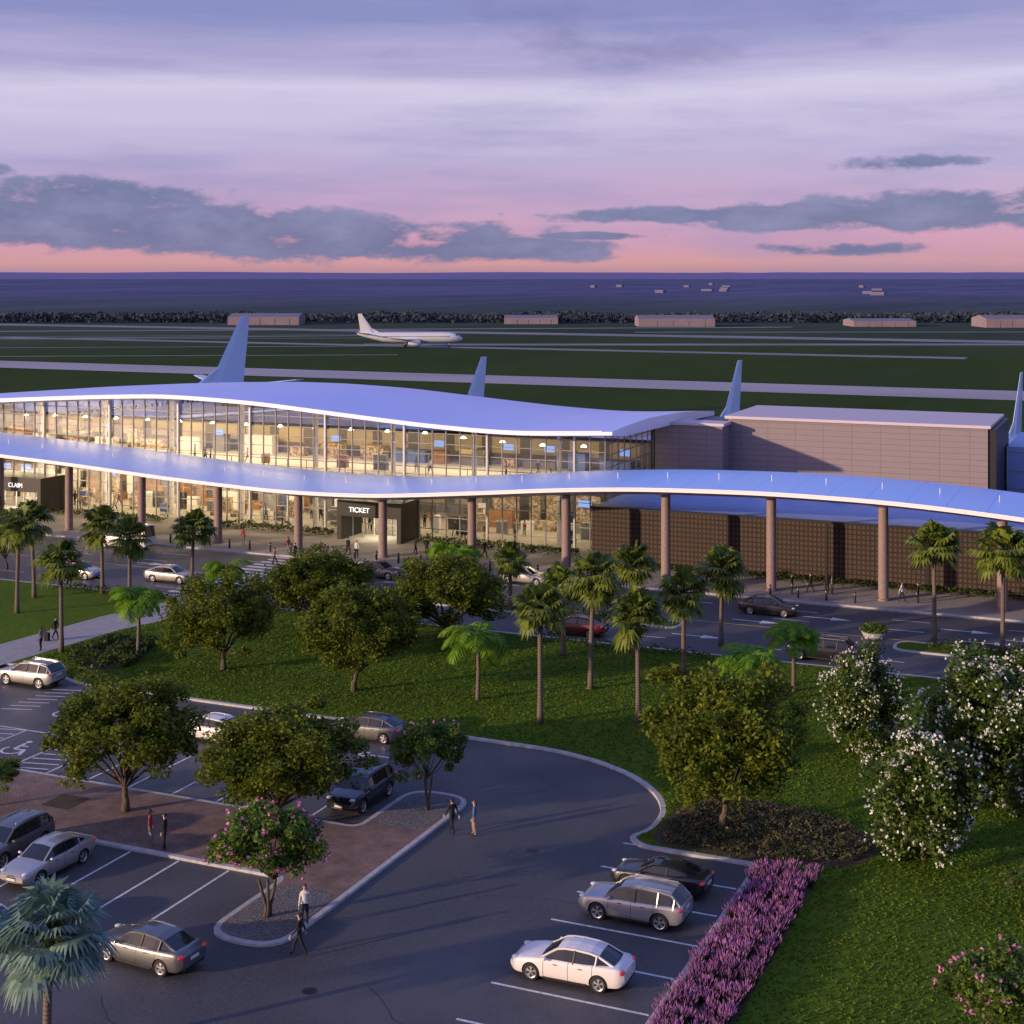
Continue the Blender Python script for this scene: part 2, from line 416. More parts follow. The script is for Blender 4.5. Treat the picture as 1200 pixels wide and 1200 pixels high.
# ------------------------------------------------------------------ ground
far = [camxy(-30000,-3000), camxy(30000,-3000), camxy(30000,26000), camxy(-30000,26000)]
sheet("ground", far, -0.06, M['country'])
sheet("parking_lot_asphalt", [(-150,10),(-17,10),(-17,100),(-150,100)], 0.0, M['asphalt'])
sheet("terminal_road", [(-320,100),(120,100),(120,127),(-320,127)], 0.003, M['road'])
sheet("apron", [(-320,127),(160,127),(160,265),(-320,265)], -0.01, M['apron'])
sheet("lot_surround", [(-320,10),(-150,10),(-150,100),(-320,100)], -0.004, M['asphalt'])

lawn = [(-17.6,14),(120,14),(120,106),(-250,106),(-250,83),(-72,83),(-68.5,81),(-37.6,80.9),(-32.7,80.8),(-29.5,79.9),(-26.7,78.2),(-24.7,75.9),(-23.7,73.6),(-23.7,71.2),(-24.3,69.9),(-23.4,68.9),(-17.6,68.9)]
lawn = roundpoly(lawn, [0,0,0,0,0,0,2,2,2,1.5,1.5,1.2,1.2,.8,.5,.6,.6], 4)
island("lawn", lawn, M['grass'], 0.3)
bed = roundpoly([(-23.2,69.3),(-17.2,69.3),(-13.2,70.2),(-12.2,73.2),(-15,76.6),(-20,77.5),(-23.2,75.6)], 1.8, 5)
sheet("mulch_bed", bed, 0.138, M['mulch'])
sheet("lavender_bed", [(-17.25,14),(-14.5,14),(-14.5,69.1),(-17.25,69.1)], 0.134, M['mulch'])
pth = [gp(-200,812),gp(0,757),gp(120,724),gp(240,694),gp(300,688),gp(318,708),gp(270,712),gp(140,740),gp(0,782),gp(-100,812)]
pth = [(p[0],min(p[1],105.6)) for p in pth]
sheet("footpath", pth, 0.137, M['path'])
island("terminal_pavement", [(-200,126),(60,126),(60,141.5),(-200,141.5)], M['concrete'], 0.3, 0.15)
island("median", roundpoly([(-18.5,112.6),(60,112.6),(60,115.6),(-18.5,115.6)], 1.4, 5), M['grass'], 0.25)
island("median", roundpoly([(-72,112.6),(-35,112.6),(-35,115.0),(-72,115.0)], 1.2, 5), M['grass'], 0.25)
T = [(-150,58.7),(-37.3,58.7),(-37.3,52.3),(-33.5,52.3),(-33.5,71.8),(-37.3,71.8),(-37.3,65.7),(-150,65.7)]
T = roundpoly(T, [0,0.6,1.7,1.7,1.7,1.7,.6,0], 6)
island("brick_paved_island", T, M['paver'], 0.28)
sheet("gravel_bed", roundpoly([(-36.95,52.7),(-33.85,52.7),(-33.85,58.2),(-36.95,58.2)],1.4,5), 0.137, M['gravel'])
sheet("gravel_bed", roundpoly([(-36.95,66.2),(-33.85,66.2),(-33.85,71.4),(-36.95,71.4)],1.4,5), 0.137, M['gravel'])
sheet("tree_pit", [(-54,61.6),(-52.2,61.6),(-52.2,63.4),(-54,63.4)], 0.137, M['mulch'])
sheet("tree_pit", [(-43.3,62.2),(-41.6,62.2),(-41.6,63.9),(-43.3,63.9)], 0.137, M['mulch'])
sbp=[gp(95,790),gp(78,768),gp(130,750),gp(185,754),gp(158,783)]
sheet("shrub_bed", roundpoly(sbp,2,5), .141, M['mulch'])

def inpoly_np(x,y,poly):
    c=np.zeros(len(x),bool); j=len(poly)-1
    for i in range(len(poly)):
        xi,yi=poly[i]; xj,yj=poly[j]
        if yi!=yj:
            k=((yi>y)!=(yj>y)) & (x<(xj-xi)*(y-yi)/(yj-yi)+xi); c^=k
        j=i
    return c

# markings
mk = MB()
def stripe(x0,y0,x1,y1,w=.12,z=.006,mat=0,m=None):
    a=Vector((x0,y0)); c=Vector((x1,y1)); d=(c-a).normalized(); n=Vector((-d.y,d.x))*w/2
    (m or mk).add([(*(a-n),z),(*(c-n),z),(*(c+n),z),(*(a+n),z)],[(0,1,2,3)],mat)
for i in range(8):
    stripe(-24.3, 47.2+3.15*i, -17.75, 47.2+3.15*i, .14)
x=-40.15
for i in range(34):
    if x < -37.5: stripe(x,52.7,x,58.6,.13)
    x -= 2.85
x=-40.3
for i in range(6):
    stripe(x,65.9,x,71.6,.13); x-=2.85
for k in range(7):
    stripe(-59.9, 66.0+k*.85, -57.7, 66.5+k*.85, .12)
    stripe(-66.2, 66.0+k*.85, -64.1, 66.5+k*.85, .12)
    stripe(-68.6, 74.6+k*.8, -66.6, 75.2+k*.8, .12)
for xx in (-57.4,-60.1,-63.9,-66.4,-70,-73): stripe(xx,65.9,xx,71.6,.13)
stripe(-66.4,71.7,-57.4,71.7,.13)
def arrow(cx,cy,dx,L=2.6,W=.9):
    mk.add([(cx-dx*L/2,cy-.09,.0075),(cx+dx*L*.1,cy-.09,.0075),(cx+dx*L*.1,cy+.09,.0075),(cx-dx*L/2,cy+.09,.0075)],[(0,1,2,3) if dx>0 else (3,2,1,0)])
    mk.add([(cx+dx*L*.1,cy-W/2,.0075),(cx+dx*L/2,cy,.0075),(cx+dx*L*.1,cy+W/2,.0075)],[(0,1,2) if dx>0 else (2,1,0)])
arrow(-42.2,76,-1)
def wheelchair(cx,cy,s=1.0):
    n=16
    ring=[(cx+s*.45*math.cos(a),cy+s*.45*math.sin(a)-.2) for a in [math.radians(150+240*k/n) for k in range(n+1)]]
    for a,c in zip(ring[:-1],ring[1:]): stripe(*a,*c,.11*s,.0045)
    stripe(cx-.1*s,cy+.7*s,cx-.05*s,cy,.14*s,.005); stripe(cx-.05*s,cy,cx+.45*s,cy,.12*s,.0055)
    stripe(cx+.45*s,cy,cx+.65*s,cy-.55*s,.12*s,.006); stripe(cx-.1*s,cy+.4*s,cx+.3*s,cy+.4*s,.1*s,.0058)
    hd=[(cx-.1*s+.13*s*math.cos(t),cy+.9*s+.13*s*math.sin(t),.0045) for t in [2*math.pi*k/10 for k in range(10)]]
    mk.add(hd,[tuple(range(10))])
wheelchair(-62,68.6,1.5); wheelchair(-68.2,68.6,1.5)
wheelchair(-64.2,72.9+2.6,1.3)
for vv in (119.4, 122.8):
    x=-200
    while x<60: stripe(x,vv,x+3,vv,.13,.0075); x+=9
stripe(-200,125.7,60,125.7,.13,.0075); stripe(-200,106.4,60,106.4,.12,.0075)
x=-200
while x<60: stripe(x,109.6,x+3,109.6,.13,.0075); x+=9
stripe(-200,116.2,60,116.2,.12,.0075,mat=1)
for xx in (-25,-14,-60,-95): arrow(xx,121.1,1,4,1.1)
for xx in (-12,-30,-90): arrow(xx,117.8,1,4,1.1)
for xx in (-10,-33): arrow(xx,111.2,1,4,1.1)
for i in range(16):
    y0=106.8+i*1.22
    mk.add([(-80.5,y0,.010),(-76.5,y0,.010),(-76.5,y0+.62,.010),(-80.5,y0+.62,.010)],[(0,1,2,3)])
mk.obj("pavement_markings", [M['paint'], M['yellow']])
ck=MB(); rr=random.Random(21)
for i in range(16):
    x=rr.uniform(-60,-22); y=rr.uniform(44,80); a=rr.uniform(0,6.28)
    for k in range(rr.randrange(5,12)):
        a+=rr.uniform(-.5,.5); x2=x+math.cos(a)*.7; y2=y+math.sin(a)*.7
        if x2>-18.2 or (58.2<y2<66.2 and x2<-33) or (-38<x2<-33 and 51.8<y2<72.3) or y2>80.3 or (x2>-25.5 and y2>67): break
        stripe(x,y,x2,y2,.05,.0025,0,ck); x,y=x2,y2
M['seal']=pmat("crack_sealant",(.018,.018,.02),.45)
ck.obj("asphalt_crack_seal",[M['seal']])
for (x,y) in ((-28,66.5),(-30.5,50)):
    mb=MB(); mb.tube([(0,0,-.02),(0,0,.006)],[.36,.36],24,0); mb.tube([(0,0,.006),(0,0,.008)],[.29,.28],24,1)
    mb.obj("manhole_cover",[M['iron'],M['darkmet']],loc=(x,y,0))

# airfield
sheet("taxiway", [(-900,349),(900,349),(900,377),(-900,377)], -0.02, M['taxi'])
sheet("taxiway", [(-900,512),(-60,512),(-60,524),(-900,524)], -0.02, M['taxi2'])
sheet("taxiway", [camxy(-60,588),camxy(600,592),camxy(600,606),camxy(-60,604)], -0.015, M['taxi2'])
sheet("runway", [(-1300,640),(300,640),(300,664),(-1300,664)], -0.02, M['taxi2'])
sheet("taxiway", [camxy(-320,720),camxy(150,790),camxy(150,800),camxy(-320,732)], -0.012, M['taxi2'])
sheet("taxiway", [camxy(-250,480),camxy(-236,480),camxy(-420,800),camxy(-440,800)], -0.011, M['taxi2'])
sheet("taxiway", [camxy(-330,620),camxy(-30,690),camxy(-30,696),camxy(-330,630)], -0.010, M['taxi2'])
sheet("taxiway", [camxy(60,720),camxy(600,730),camxy(600,738),camxy(60,728)], -0.010, M['taxi2'])
dg0=MB()
def farstrip(a,b_,w): stripe(*a,*b_,w,-.006,0,dg0)
for Y0,Y1 in ((500,520),(640,660),(660,700),(560,585)): farstrip(camxy(-300,Y0),camxy(-40,Y1),3.5)
dg0.obj("service_road",[M['taxi2']])

# ------------------------------------------------------------------ leaf clouds
def leaves_np(centers, size, aspect=.55, flat=.0):
    n=len(centers)
    a=NP.normal(size=(n,3)); 
    a[:,2]*=(1-flat); a/=np.linalg.norm(a,axis=1)[:,None]
    t=NP.normal(size=(n,3)); t[:,2]*=(1-flat); b_=np.cross(a,t)
    if flat>0: 
        b_=np.cross(np.cross(a,np.array([0,0,1.0])+0.6*NP.normal(size=(n,3))),a); b_=np.cross(a,b_)
    b_/=np.linalg.norm(b_,axis=1)[:,None]+1e-9
    s=(size*(0.65+0.7*NP.rand(n)))[:,None]
    v=np.empty((n,4,3)); v[:,0]=centers-a*s; v[:,1]=centers-b_*s*aspect; v[:,2]=centers+a*s; v[:,3]=centers+b_*s*aspect
    return v.reshape(-1,3)
def quadmesh(name, groups, mats, extra=None):
    vs=np.concatenate([g_[0] for g_ in groups]); nq=len(vs)//4
    mi=np.concatenate([np.full(len(g_[0])//4,g_[1]) for g_ in groups])
    me=bpy.data.meshes.new(name)
    ev=extra.v if extra else []; ef=extra.f if extra else []; em=extra.m if extra else []
    nv=len(vs)+len(ev); nl=nq*4+sum(len(f) for f in ef)
    me.vertices.add(nv); me.loops.add(nl); me.polygons.add(nq+len(ef))
    allv=np.concatenate([vs,np.array([tuple(p) for p in ev]).reshape(-1,3)]) if ev else vs
    me.vertices.foreach_set("co",allv.astype(np.float32).ravel())
    li=list(range(nq*4)); ls=list(range(0,nq*4,4)); c=nq*4
    for f in ef:
        ls.append(c); li.extend([k+len(vs) for k in f]); c+=len(f)
    me.loops.foreach_set("vertex_index",li); me.polygons.foreach_set("loop_start",ls)
    me.polygons.foreach_set("material_index",np.concatenate([mi,np.array(em,dtype=int)]).astype(np.int32) if ef else mi.astype(np.int32))
    for m_ in mats: me.materials.append(m_)
    me.update(calc_edges=True); me.validate()
    return me

# grass blades standing on the lawn
n=230000
gx=NP.uniform(-75,16,n); gy=NP.uniform(42,105.5,n)
k=inpoly_np(gx,gy,offset(lawn if area(lawn)>0 else lawn[::-1],.33)) & ~inpoly_np(gx,gy,bed) & ~inpoly_np(gx,gy,pth) & ~inpoly_np(gx,gy,sbp) & ~((gx<-14.5)&(gy<69.1))
gx=gx[k]; gy=gy[k]; n=len(gx)
az=NP.uniform(0,6.28,n); w=.025+.035*NP.rand(n); hh=.03+.06*NP.rand(n); tx=NP.normal(size=n)*.04; ty=NP.normal(size=n)*.04
v=np.empty((n,4,3)); cx_=np.cos(az)*w; cy_=np.sin(az)*w
v[:,0]=np.stack([gx-cx_,gy-cy_,np.full(n,.125)],1); v[:,1]=np.stack([gx+cx_,gy+cy_,np.full(n,.125)],1)
v[:,2]=np.stack([gx+cx_*1.2+tx,gy+cy_*1.2+ty,.13+hh],1); v[:,3]=np.stack([gx-cx_*1.2+tx,gy-cy_*1.2+ty,.13+hh*.8],1)
put("lawn_grass_tufts", quadmesh("tufts",[(v.reshape(-1,3),0)],[M['tuft']]))

def broadleaf(name, h, w, leafm, seed, nclu=85, nl=130, lsize=.15, trunk_h=.28, flower=None, nfl=0, fsize=.1, low=0, trunk_r=.16, multi=1, rcl=(.35,.72)):
    rr=random.Random(seed); mb=MB()
    cz=h*(1+trunk_h)/2 if not low else h*.46; rz=(h-cz)*.97; rx=w/2
    cl=[]
    for i in range(nclu):
        while True:
            d=Vector((rr.gauss(0,1),rr.gauss(0,1),rr.gauss(0.12,1))).normalized()
            if low or d.z>-.8: break
        r=rr.uniform(.3,1)**.5
        lump=.86+.46*mnoise.noise(d*1.8+Vector((seed,0,0)))
        r*=lump
        zz=cz+d.z*rz*r
        p=Vector((d.x*rx*r, d.y*rx*r, zz))
        if low:
            q=(p.z/h); k=1.12 if q<.35 else 1.12-.5*(q-.35)
            p.x*=k; p.y*=k; p.z=max(.35,p.z)
        cl.append((p, rr.uniform(*rcl)*w/8))
    cs=[]
    for p,r in cl:
        q=NP.normal(size=(nl,3)); q/=np.linalg.norm(q,axis=1)[:,None]
        q*=(NP.rand(nl)**.5)[:,None]*r*1.35; q[:,2]*=.78
        cs.append(q+np.array(p))
    cs=np.concatenate(cs); cs[:,2]=np.maximum(cs[:,2],.08)
    groups=[(leaves_np(cs,lsize,.55,.35),1)]
    if flower:
        fc=[]; tries=0
        while len(fc)<nfl*4 and tries<nfl*20:
            tries+=1
            p,r=cl[rr.randrange(len(cl))]
            out=Vector((p.x/rx,p.y/rx,(p.z-cz)/rz))
            if out.length<.5: continue
            dd=(out.normalized()+Vector((rr.gauss(0,.45),rr.gauss(0,.45),rr.gauss(.15,.45)))).normalized()
            c=p+dd*r*1.4
            for _ in range(4): fc.append((c.x+rr.gauss(0,fsize*.5),c.y+rr.gauss(0,fsize*.5),max(.15,c.z+rr.gauss(0,fsize*.5))))
        groups.append((leaves_np(np.array(fc),fsize,.8),2))
    fork=Vector((rr.uniform(-.2,.2),rr.uniform(-.2,.2),h*trunk_h))
    for t in range(multi):
        ox=0 if multi==1 else rr.uniform(-.15,.15); oy=0 if multi==1 else rr.uniform(-.15,.15)
        f2=fork+Vector((ox*4,oy*4,0))
        mb.tube([(ox,oy,-.05),(ox*.8+.03,oy,h*.08),tuple(f2*.6),tuple(f2)],[trunk_r*1.5,trunk_r*1.05,trunk_r*.9,trunk_r*.8],8,0)
    for p,r in rr.sample(cl,min(18,len(cl))):
        mid=fork.lerp(p,.5)+Vector((rr.uniform(-.3,.3),rr.uniform(-.3,.3),rr.uniform(-.1,.35)))
        mb.tube([fork*.97,mid,p],[trunk_r*.5,trunk_r*.28,trunk_r*.08],6,0,False)
    mats=[M['bark'],leafm]+([flower] if flower else [])
    return quadmesh(name,groups,mats,mb)

def fan_palm(name,h,seed,leafm,R0=2.0,nf=44,trunk=.17,lw=.11,ns=15):
    rr=random.Random(seed); mb=MB()
    lean=Vector((rr.uniform(-.3,.3),rr.uniform(-.3,.3),0)); top=Vector((lean.x,lean.y,h-R0*.62))
    n=9; pts=[]; rad=[]
    for i in range(n+1):
        t=i/n; pts.append((lean.x*t*t,lean.y*t*t,-.05+(top.z+.05)*t)); rad.append(trunk*(1.35-.4*min(1,t*4))*(1.0-.1*t)+(.05 if t>.85 else 0))
    mb.tube(pts,rad,9,0)
    vs=[]
    for i in range(nf):
        el=math.radians(rr.choice([rr.uniform(35,85),rr.uniform(-5,45),rr.uniform(-5,45),rr.uniform(-55,0)]))
        az=i*2.39996+rr.uniform(-.2,.2)
        d=Vector((math.cos(az)*math.cos(el),math.sin(az)*math.cos(el),math.sin(el)))
        L=R0*rr.uniform(.38,.56); base=top+Vector((0,0,rr.uniform(-.15,.2)))
        hub=base+d*L+Vector((0,0,-.10*L))
        mb.bar(base,hub,.05,.04,2)
        side=d.cross(Vector((0,0,1))); side=side.normalized() if side.length>.05 else Vector((1,0,0))
        up=side.cross(d).normalized()
        fl=R0*rr.uniform(.42,.58)
        for q in range(ns):
            a=math.radians(-105+210*q/(ns-1))
            dd=(d*math.cos(a)+side*math.sin(a)).normalized()
            ln=fl*(.72+.28*math.cos(a*.8))*rr.uniform(.85,1.1)
            w=ln*lw
            pw=dd.cross(up).normalized()*w
            p0=hub; p1=hub+dd*ln*.6+up*.06*ln+Vector((0,0,-.05*ln)); p2=hub+dd*ln*.98+Vector((0,0,-.32*ln))
            vs+= [p0,p1-pw,p1,p1+pw]
            vs+= [p1-pw,p2-pw*.12,p2+pw*.12,p1+pw]
    return quadmesh(name,[(np.array([tuple(p) for p in vs]),1)],[M['palmbark'],leafm,M['shrub']],mb)

def feather_palm(name,h,seed,leafm,R0=2.8,nf=17):
    rr=random.Random(seed); mb=MB(); top=Vector((0,0,h*.62))
    mb.tube([(0,0,-.05),(0,0,.4),(.05,0,h*.35),tuple(top)],[.2,.15,.13,.11],9,0)
    mb.tube([tuple(top),(0,0,top.z+.5)],[.10,.05],8,2)
    vs=[]
    for i in range(nf):
        az=i*2.39996+rr.uniform(-.15,.15); el0=math.radians(rr.uniform(28,80)); L=R0*rr.uniform(.85,1.1)
        hd=Vector((math.cos(az),math.sin(az),0)); p=top+Vector((0,0,.2)); pts=[p.copy()]; el=el0
        ns=16
        for s_ in range(ns):
            el-=math.radians(rr.uniform(6.5,9.5)); p=p+(hd*math.cos(el)+Vector((0,0,math.sin(el))))*L/ns; pts.append(p.copy())
        mb.tube(pts,[.035*(1-.8*k/ns) for k in range(ns+1)],4,2,False)
        sd=hd.cross(Vector((0,0,1)))
        for k in range(1,ns+1):
            for sub in (0,.5):
                q=pts[k-1].lerp(pts[k],sub); t=(k+sub)/ns; ll=L*.30*math.sin(math.pi*min(1,.12+t*.83))+.12
                tg=(pts[k]-pts[k-1]).normalized()
                for sg in (-1,1):
                    dd=(sd*sg*.9+tg*.55+Vector((0,0,rr.uniform(-.35,.05)))).normalized()
                    w=tg*.055
                    m1=q+dd*ll*.5; e=q+dd*ll+Vector((0,0,-ll*.28))
                    vs+=[q-w*.6,m1-w,m1+w,q+w*.6]; vs+=[m1-w,e-w*.15,e+w*.15,m1+w]
    return quadmesh(name,[(np.array([tuple(p) for p in vs]),1)],[M['palmbark'],leafm,leafm],mb)

oaks=[broadleaf("oak%d"%i,6.6,8.0,M['leaf'],20+i,nclu=155,nl=170,lsize=.110,trunk_h=.17,rcl=(.30,.66)) for i in range(3)]
def oak(px,py,hpx,wpx,var,rot):
    u,v=gp(px,py); s=(py-322)/28; h=hpx/s; w=wpx/s
    put("oak_tree",oaks[var],(u,v,.12),rot,(w/8.0,w/8.0,h/6.6))
oak(147,953,160,200,0,.3); oak(330,972,146,212,1,1.3); oak(262,787,114,150,2,2.1); oak(415,812,130,154,0,3.9)
oak(374,742,98,148,1,4.4); oak(522,755,106,152,2,5.0); oak(848,976,196,216,1,2.9); oak(8,668,70,70,0,2)
oak(-35,640,70,90,2,1)

myr=[broadleaf("myrtle%d"%i,5.1,4.8,M['myrtle'],50+i,nclu=85,nl=120,lsize=.10,trunk_h=.33,flower=M['pflower'],nfl=nf,fsize=.065,trunk_r=.07,multi=3) for i,nf in enumerate((130,40))]
u,v=gp(315,1078); put("crape_myrtle_tree",myr[0],(u,v,.13),.5,(1.12,1.12,1.02))
u,v=gp(501,952); put("crape_myrtle_tree",myr[1],(u,v,.13),1.5,(.92,.92,.98))
u,v=gp(1170,1262); put("crape_myrtle_tree",myr[0],(u,v,.13),2.5,(.95,.95,.88))
u,v=gp(-12,948); put("crape_myrtle_tree",myr[1],(u,v,.13),2.5,(.7,.7,.5))
u,v=gp(1216,1075); put("crape_myrtle_tree",myr[1],(u,v,.13),3.5,(.6,.6,.4))
mags=[broadleaf("magnolia%d"%i,6.6,5.4,M['mag'],70+i,nclu=190,nl=120,lsize=.115,trunk_h=.10,flower=M['wflower'],nfl=760,fsize=.056,low=1,trunk_r=.12,rcl=(.5,.9)) for i in range(2)]
for px,py,hp,wp,vr,ro in ((1012,880,128,100,1,.4),(1083,1010,168,132,0,1.7),(1150,932,172,130,1,2.6),(1212,950,160,120,0,4),(1195,875,120,110,1,5)):
    u,v=gp(px,py); s=(py-322)/28; put("magnolia_tree",mags[vr],(u,v,.12),ro,(wp/s/5.4,wp/s/5.4,hp/s/6.6))

def fanp(px,py,top,rpx,seed,name="fan_palm_tree",mat='fanleaf',**kw):
    u,v=gp(px,py); s=(py-322)/28; h=(py-top)/s; R0=rpx/s
    put(name,fan_palm("fan_palm",h,seed,M[mat],R0,**kw),(u,v,.12),seed*.7)
for i,(px,py,tp,rp) in enumerate([(633,850,690,42),(692,810,652,40),(748,850,698,42),(801,792,672,38),(745,772,642,34),(845,757,648,36),
        (1095,756,618,40),(1175,768,622,42),(72,766,638,36),(120,697,598,30),(152,704,612,30),(225,686,602,30),(40,702,592,30),
        (598,716,640,26),(20,720,600,30),(660,770,668,32)]):
    fanp(px,py,tp,rp,i+3)
fanp(55,1240,1052,80,41,"silver_palm_tree",'silver',nf=60,lw=.055,ns=22)
for i,(px,py,tp,R_) in enumerate([(560,822,718,3.1),(162,768,672,2.7),(265,706,652,2.6),(540,690,632,2.6),(878,838,752,3.1),(930,812,716,2.6),(520,672,634,2.2)]):
    u,v=gp(px,py); s=(py-322)/28
    put("feather_palm_tree",feather_palm("feather_palm",(py-tp)/s,60+i,M['feather'],R_),(u,v,.12),i)

def shrubmass(name, regions, mat, per_m2=60, size=.09, parent=None, z0=.14):
    cs=[]
    for (x0,x1,y0,y1,h) in regions:
        n=int((x1-x0)*(y1-y0)*per_m2*max(.5,h)*1.3); p=NP.rand(n,3)
        X=x0+p[:,0]*(x1-x0); Y=y0+p[:,1]*(y1-y0)
        hh=np.array([h*(.75+.5*mnoise.noise(Vector((a*.9,c*.9,0)))) for a,c in zip(X,Y)])
        cs.append(np.stack([X,Y,z0+hh*p[:,2]**.5],1))
    cs=np.concatenate(cs)
    return put(name, quadmesh(name,[(leaves_np(cs,size,.6,.3),0)],[mat]), parent=parent)
ib=offset(bed if area(bed)>0 else bed[::-1],.35)
X=NP.uniform(-23.5,-12,22000); Y=NP.uniform(69,77.8,22000); k=inpoly_np(X,Y,ib); X=X[k]; Y=Y[k]
kk=np.array([mnoise.noise(Vector((a*1.3,c*1.3,3))) for a,c in zip(X,Y)]); k=kk>-.3; X=X[k];Y=Y[k];kk=kk[k]
put("ground_cover_plants", quadmesh("gc",[(leaves_np(np.stack([X,Y,.15+NP.rand(len(X))*(.25+.3*np.maximum(0,kk))],1),.075,.6,.4),0)],[M['cover']]))
shrubmass("hedge",[(-48,60,133.3,134.6,.75)],M['shrub'],70,.11)
shrubmass("hedge",[(-71,-53,136.8,138.6,.9),(-100,-81,136.8,138.6,.9),(-118,-103,136.8,138.6,.8)],M['shrub'],60,.12)
shrubmass("median_hedge",[(-16,-9,113.1,115.1,.8),(2,14,113.1,115.1,.8)],M['shrub'],60,.1)
shrubmass("median_hedge",[(-70,-37,113.0,114.6,.7)],M['shrub'],60,.1)
shrubmass("shrub_row",[(-90,-50,104,105.3,.7),(-44,-30,104,105.2,.6)],M['shrub'],60,.1)
xs=[p[0] for p in sbp]; ys=[p[1] for p in sbp]
X=NP.uniform(min(xs),max(xs),14000); Y=NP.uniform(min(ys),max(ys),14000); k=inpoly_np(X,Y,sbp); X=X[k];Y=Y[k]
kk=np.array([mnoise.noise(Vector((a,c,9))) for a,c in zip(X,Y)]); k=kk>-.15; X=X[k];Y=Y[k]
put("shrub_bed_plants", quadmesh("sbp",[(leaves_np(np.stack([X,Y,.16+NP.rand(len(X))*.6],1),.1,.6,.3),0)],[M['shrub']]))
u,v=gp(1024,748)
bp=NP.normal(size=(900,3)); bp/=np.linalg.norm(bp,axis=1)[:,None]; bp*=(NP.rand(900)**.4)[:,None]; bp=bp*np.array([1.1,.9,.5])+np.array([0,0,.75])
mb=MB(); mb.tube([(0,0,0),(0,0,.5),(0,0,.52)],[.7,.95,.8],20,0)
put("planter_shrub", quadmesh("ps",[(leaves_np(bp,.11,.6,.2),1)],[M['path'],M['myrtle']],mb), (u,v,.0))

# lavender
vs=[];vg=[]
def spike(x,y,z0,hh,tilt,az,w,out):
    d=Vector((math.cos(az)*tilt,math.sin(az)*tilt,1)).normalized(); b_=Vector((x,y,z0))
    for rot in (0,1.57):
        s_=Vector((math.cos(az+rot+.6),math.sin(az+rot+.6),0))*w
        m_=b_+d*hh*.5; e=b_+d*hh
        out+=[b_-s_*.3,m_-s_,e,m_+s_]
ny=int((69-36)/.55)
for j in range(ny):
    for i in range(4):
        cx=-16.95+i*.72+R.uniform(-.18,.18); cy=36.3+j*.55+R.uniform(-.18,.18)
        hh0=.45+.35*R.random()
        for q in range(40):
            az=R.uniform(0,6.28); t=R.random()**.6*.62; sx=cx+math.cos(az)*t*.12; sy=cy+math.sin(az)*t*.12
            stem=hh0*R.uniform(.55,.85); d=Vector((math.cos(az)*t,math.sin(az)*t,1)).normalized()
            spike(sx,sy,.14,stem*1.1,t,az,.03,vg)
            p=Vector((sx,sy,.14))+d*stem
            spike(p.x,p.y,p.z,R.uniform(.18,.30),t,az,.022,vs)
put("lavender_hedge", quadmesh("lav",[(np.array([tuple(p) for p in vs]),0),(np.array([tuple(p) for p in vg]),1)],[M['lav'],M['lavg']]))

# distant trees
n=26000; X=NP.uniform(-620,620,n); Yb=860+60*NP.rand(n)
env=np.array([4.6+1.8*mnoise.noise(Vector((a*.02,0,0)))+1.6*mnoise.noise(Vector((a*.12,5,0))) for a in X])
Z=env*NP.rand(n)**.7
P_=np.stack([CU*X-SU*Yb,SU*X+CU*Yb,Z],1)
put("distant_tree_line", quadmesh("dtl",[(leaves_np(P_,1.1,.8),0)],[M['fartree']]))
hv=[];hf=[]
for i in range(121):
    X=-9000+150*i; z=52+14*mnoise.noise(Vector((i*.09,0,0)))+5*mnoise.noise(Vector((i*.5,3,0)))
    hv+=[(*camxy(X,9500),-1),(*camxy(X,15500),z)]
for i in range(120): hf.append((2*i,2*i+2,2*i+3,2*i+1))
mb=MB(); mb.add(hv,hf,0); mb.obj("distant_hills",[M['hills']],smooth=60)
mb=MB()
for i in range(14):
    Y=R.uniform(1800,4500); X=R.uniform(.05,.26)*Y; x,y=camxy(X,Y); w=R.uniform(8,20); mb.box(x-w/2,x+w/2,y-8,y+8,0,R.uniform(3,6),0)
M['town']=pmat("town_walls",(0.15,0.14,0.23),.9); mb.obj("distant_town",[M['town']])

# hangars
def hangar(px,py,wpx,hpx):
    s=(py-322)/28; Y=1740/s; X=(px-600)/s; w=wpx/s; h=hpx/s; mb=MB()
    d=26; e=h*.72
    mb.add([(-w/2,-d/2,0),(w/2,-d/2,0),(w/2,d/2,0),(-w/2,d/2,0),(-w/2,-d/2,e),(w/2,-d/2,e),(w/2,d/2,e),(-w/2,d/2,e),(-w/2,0,h),(w/2,0,h)],
        [(0,1,5,4),(1,2,6,9,5),(2,3,7,6),(3,0,4,8,7),(4,5,9,8),(6,7,8,9)],[0,0,0,0,1,1])
    for k in range(4):
        x0=-w*.4+k*w*.21; mb.box(x0,x0+w*.14,-d/2-.15,-d/2-.02,0,e*.75,2)
    mb.obj("hangar",[M['hangar'],M['hroof'],M['hangar']],loc=(*camxy(X,Y),0),rot=math.radians(23.6))
for a in ((313,380,82,13),(622,379,62,10),(790,382,88,13),(1030,382,72,9),(1180,383,66,14)): hangar(*a)

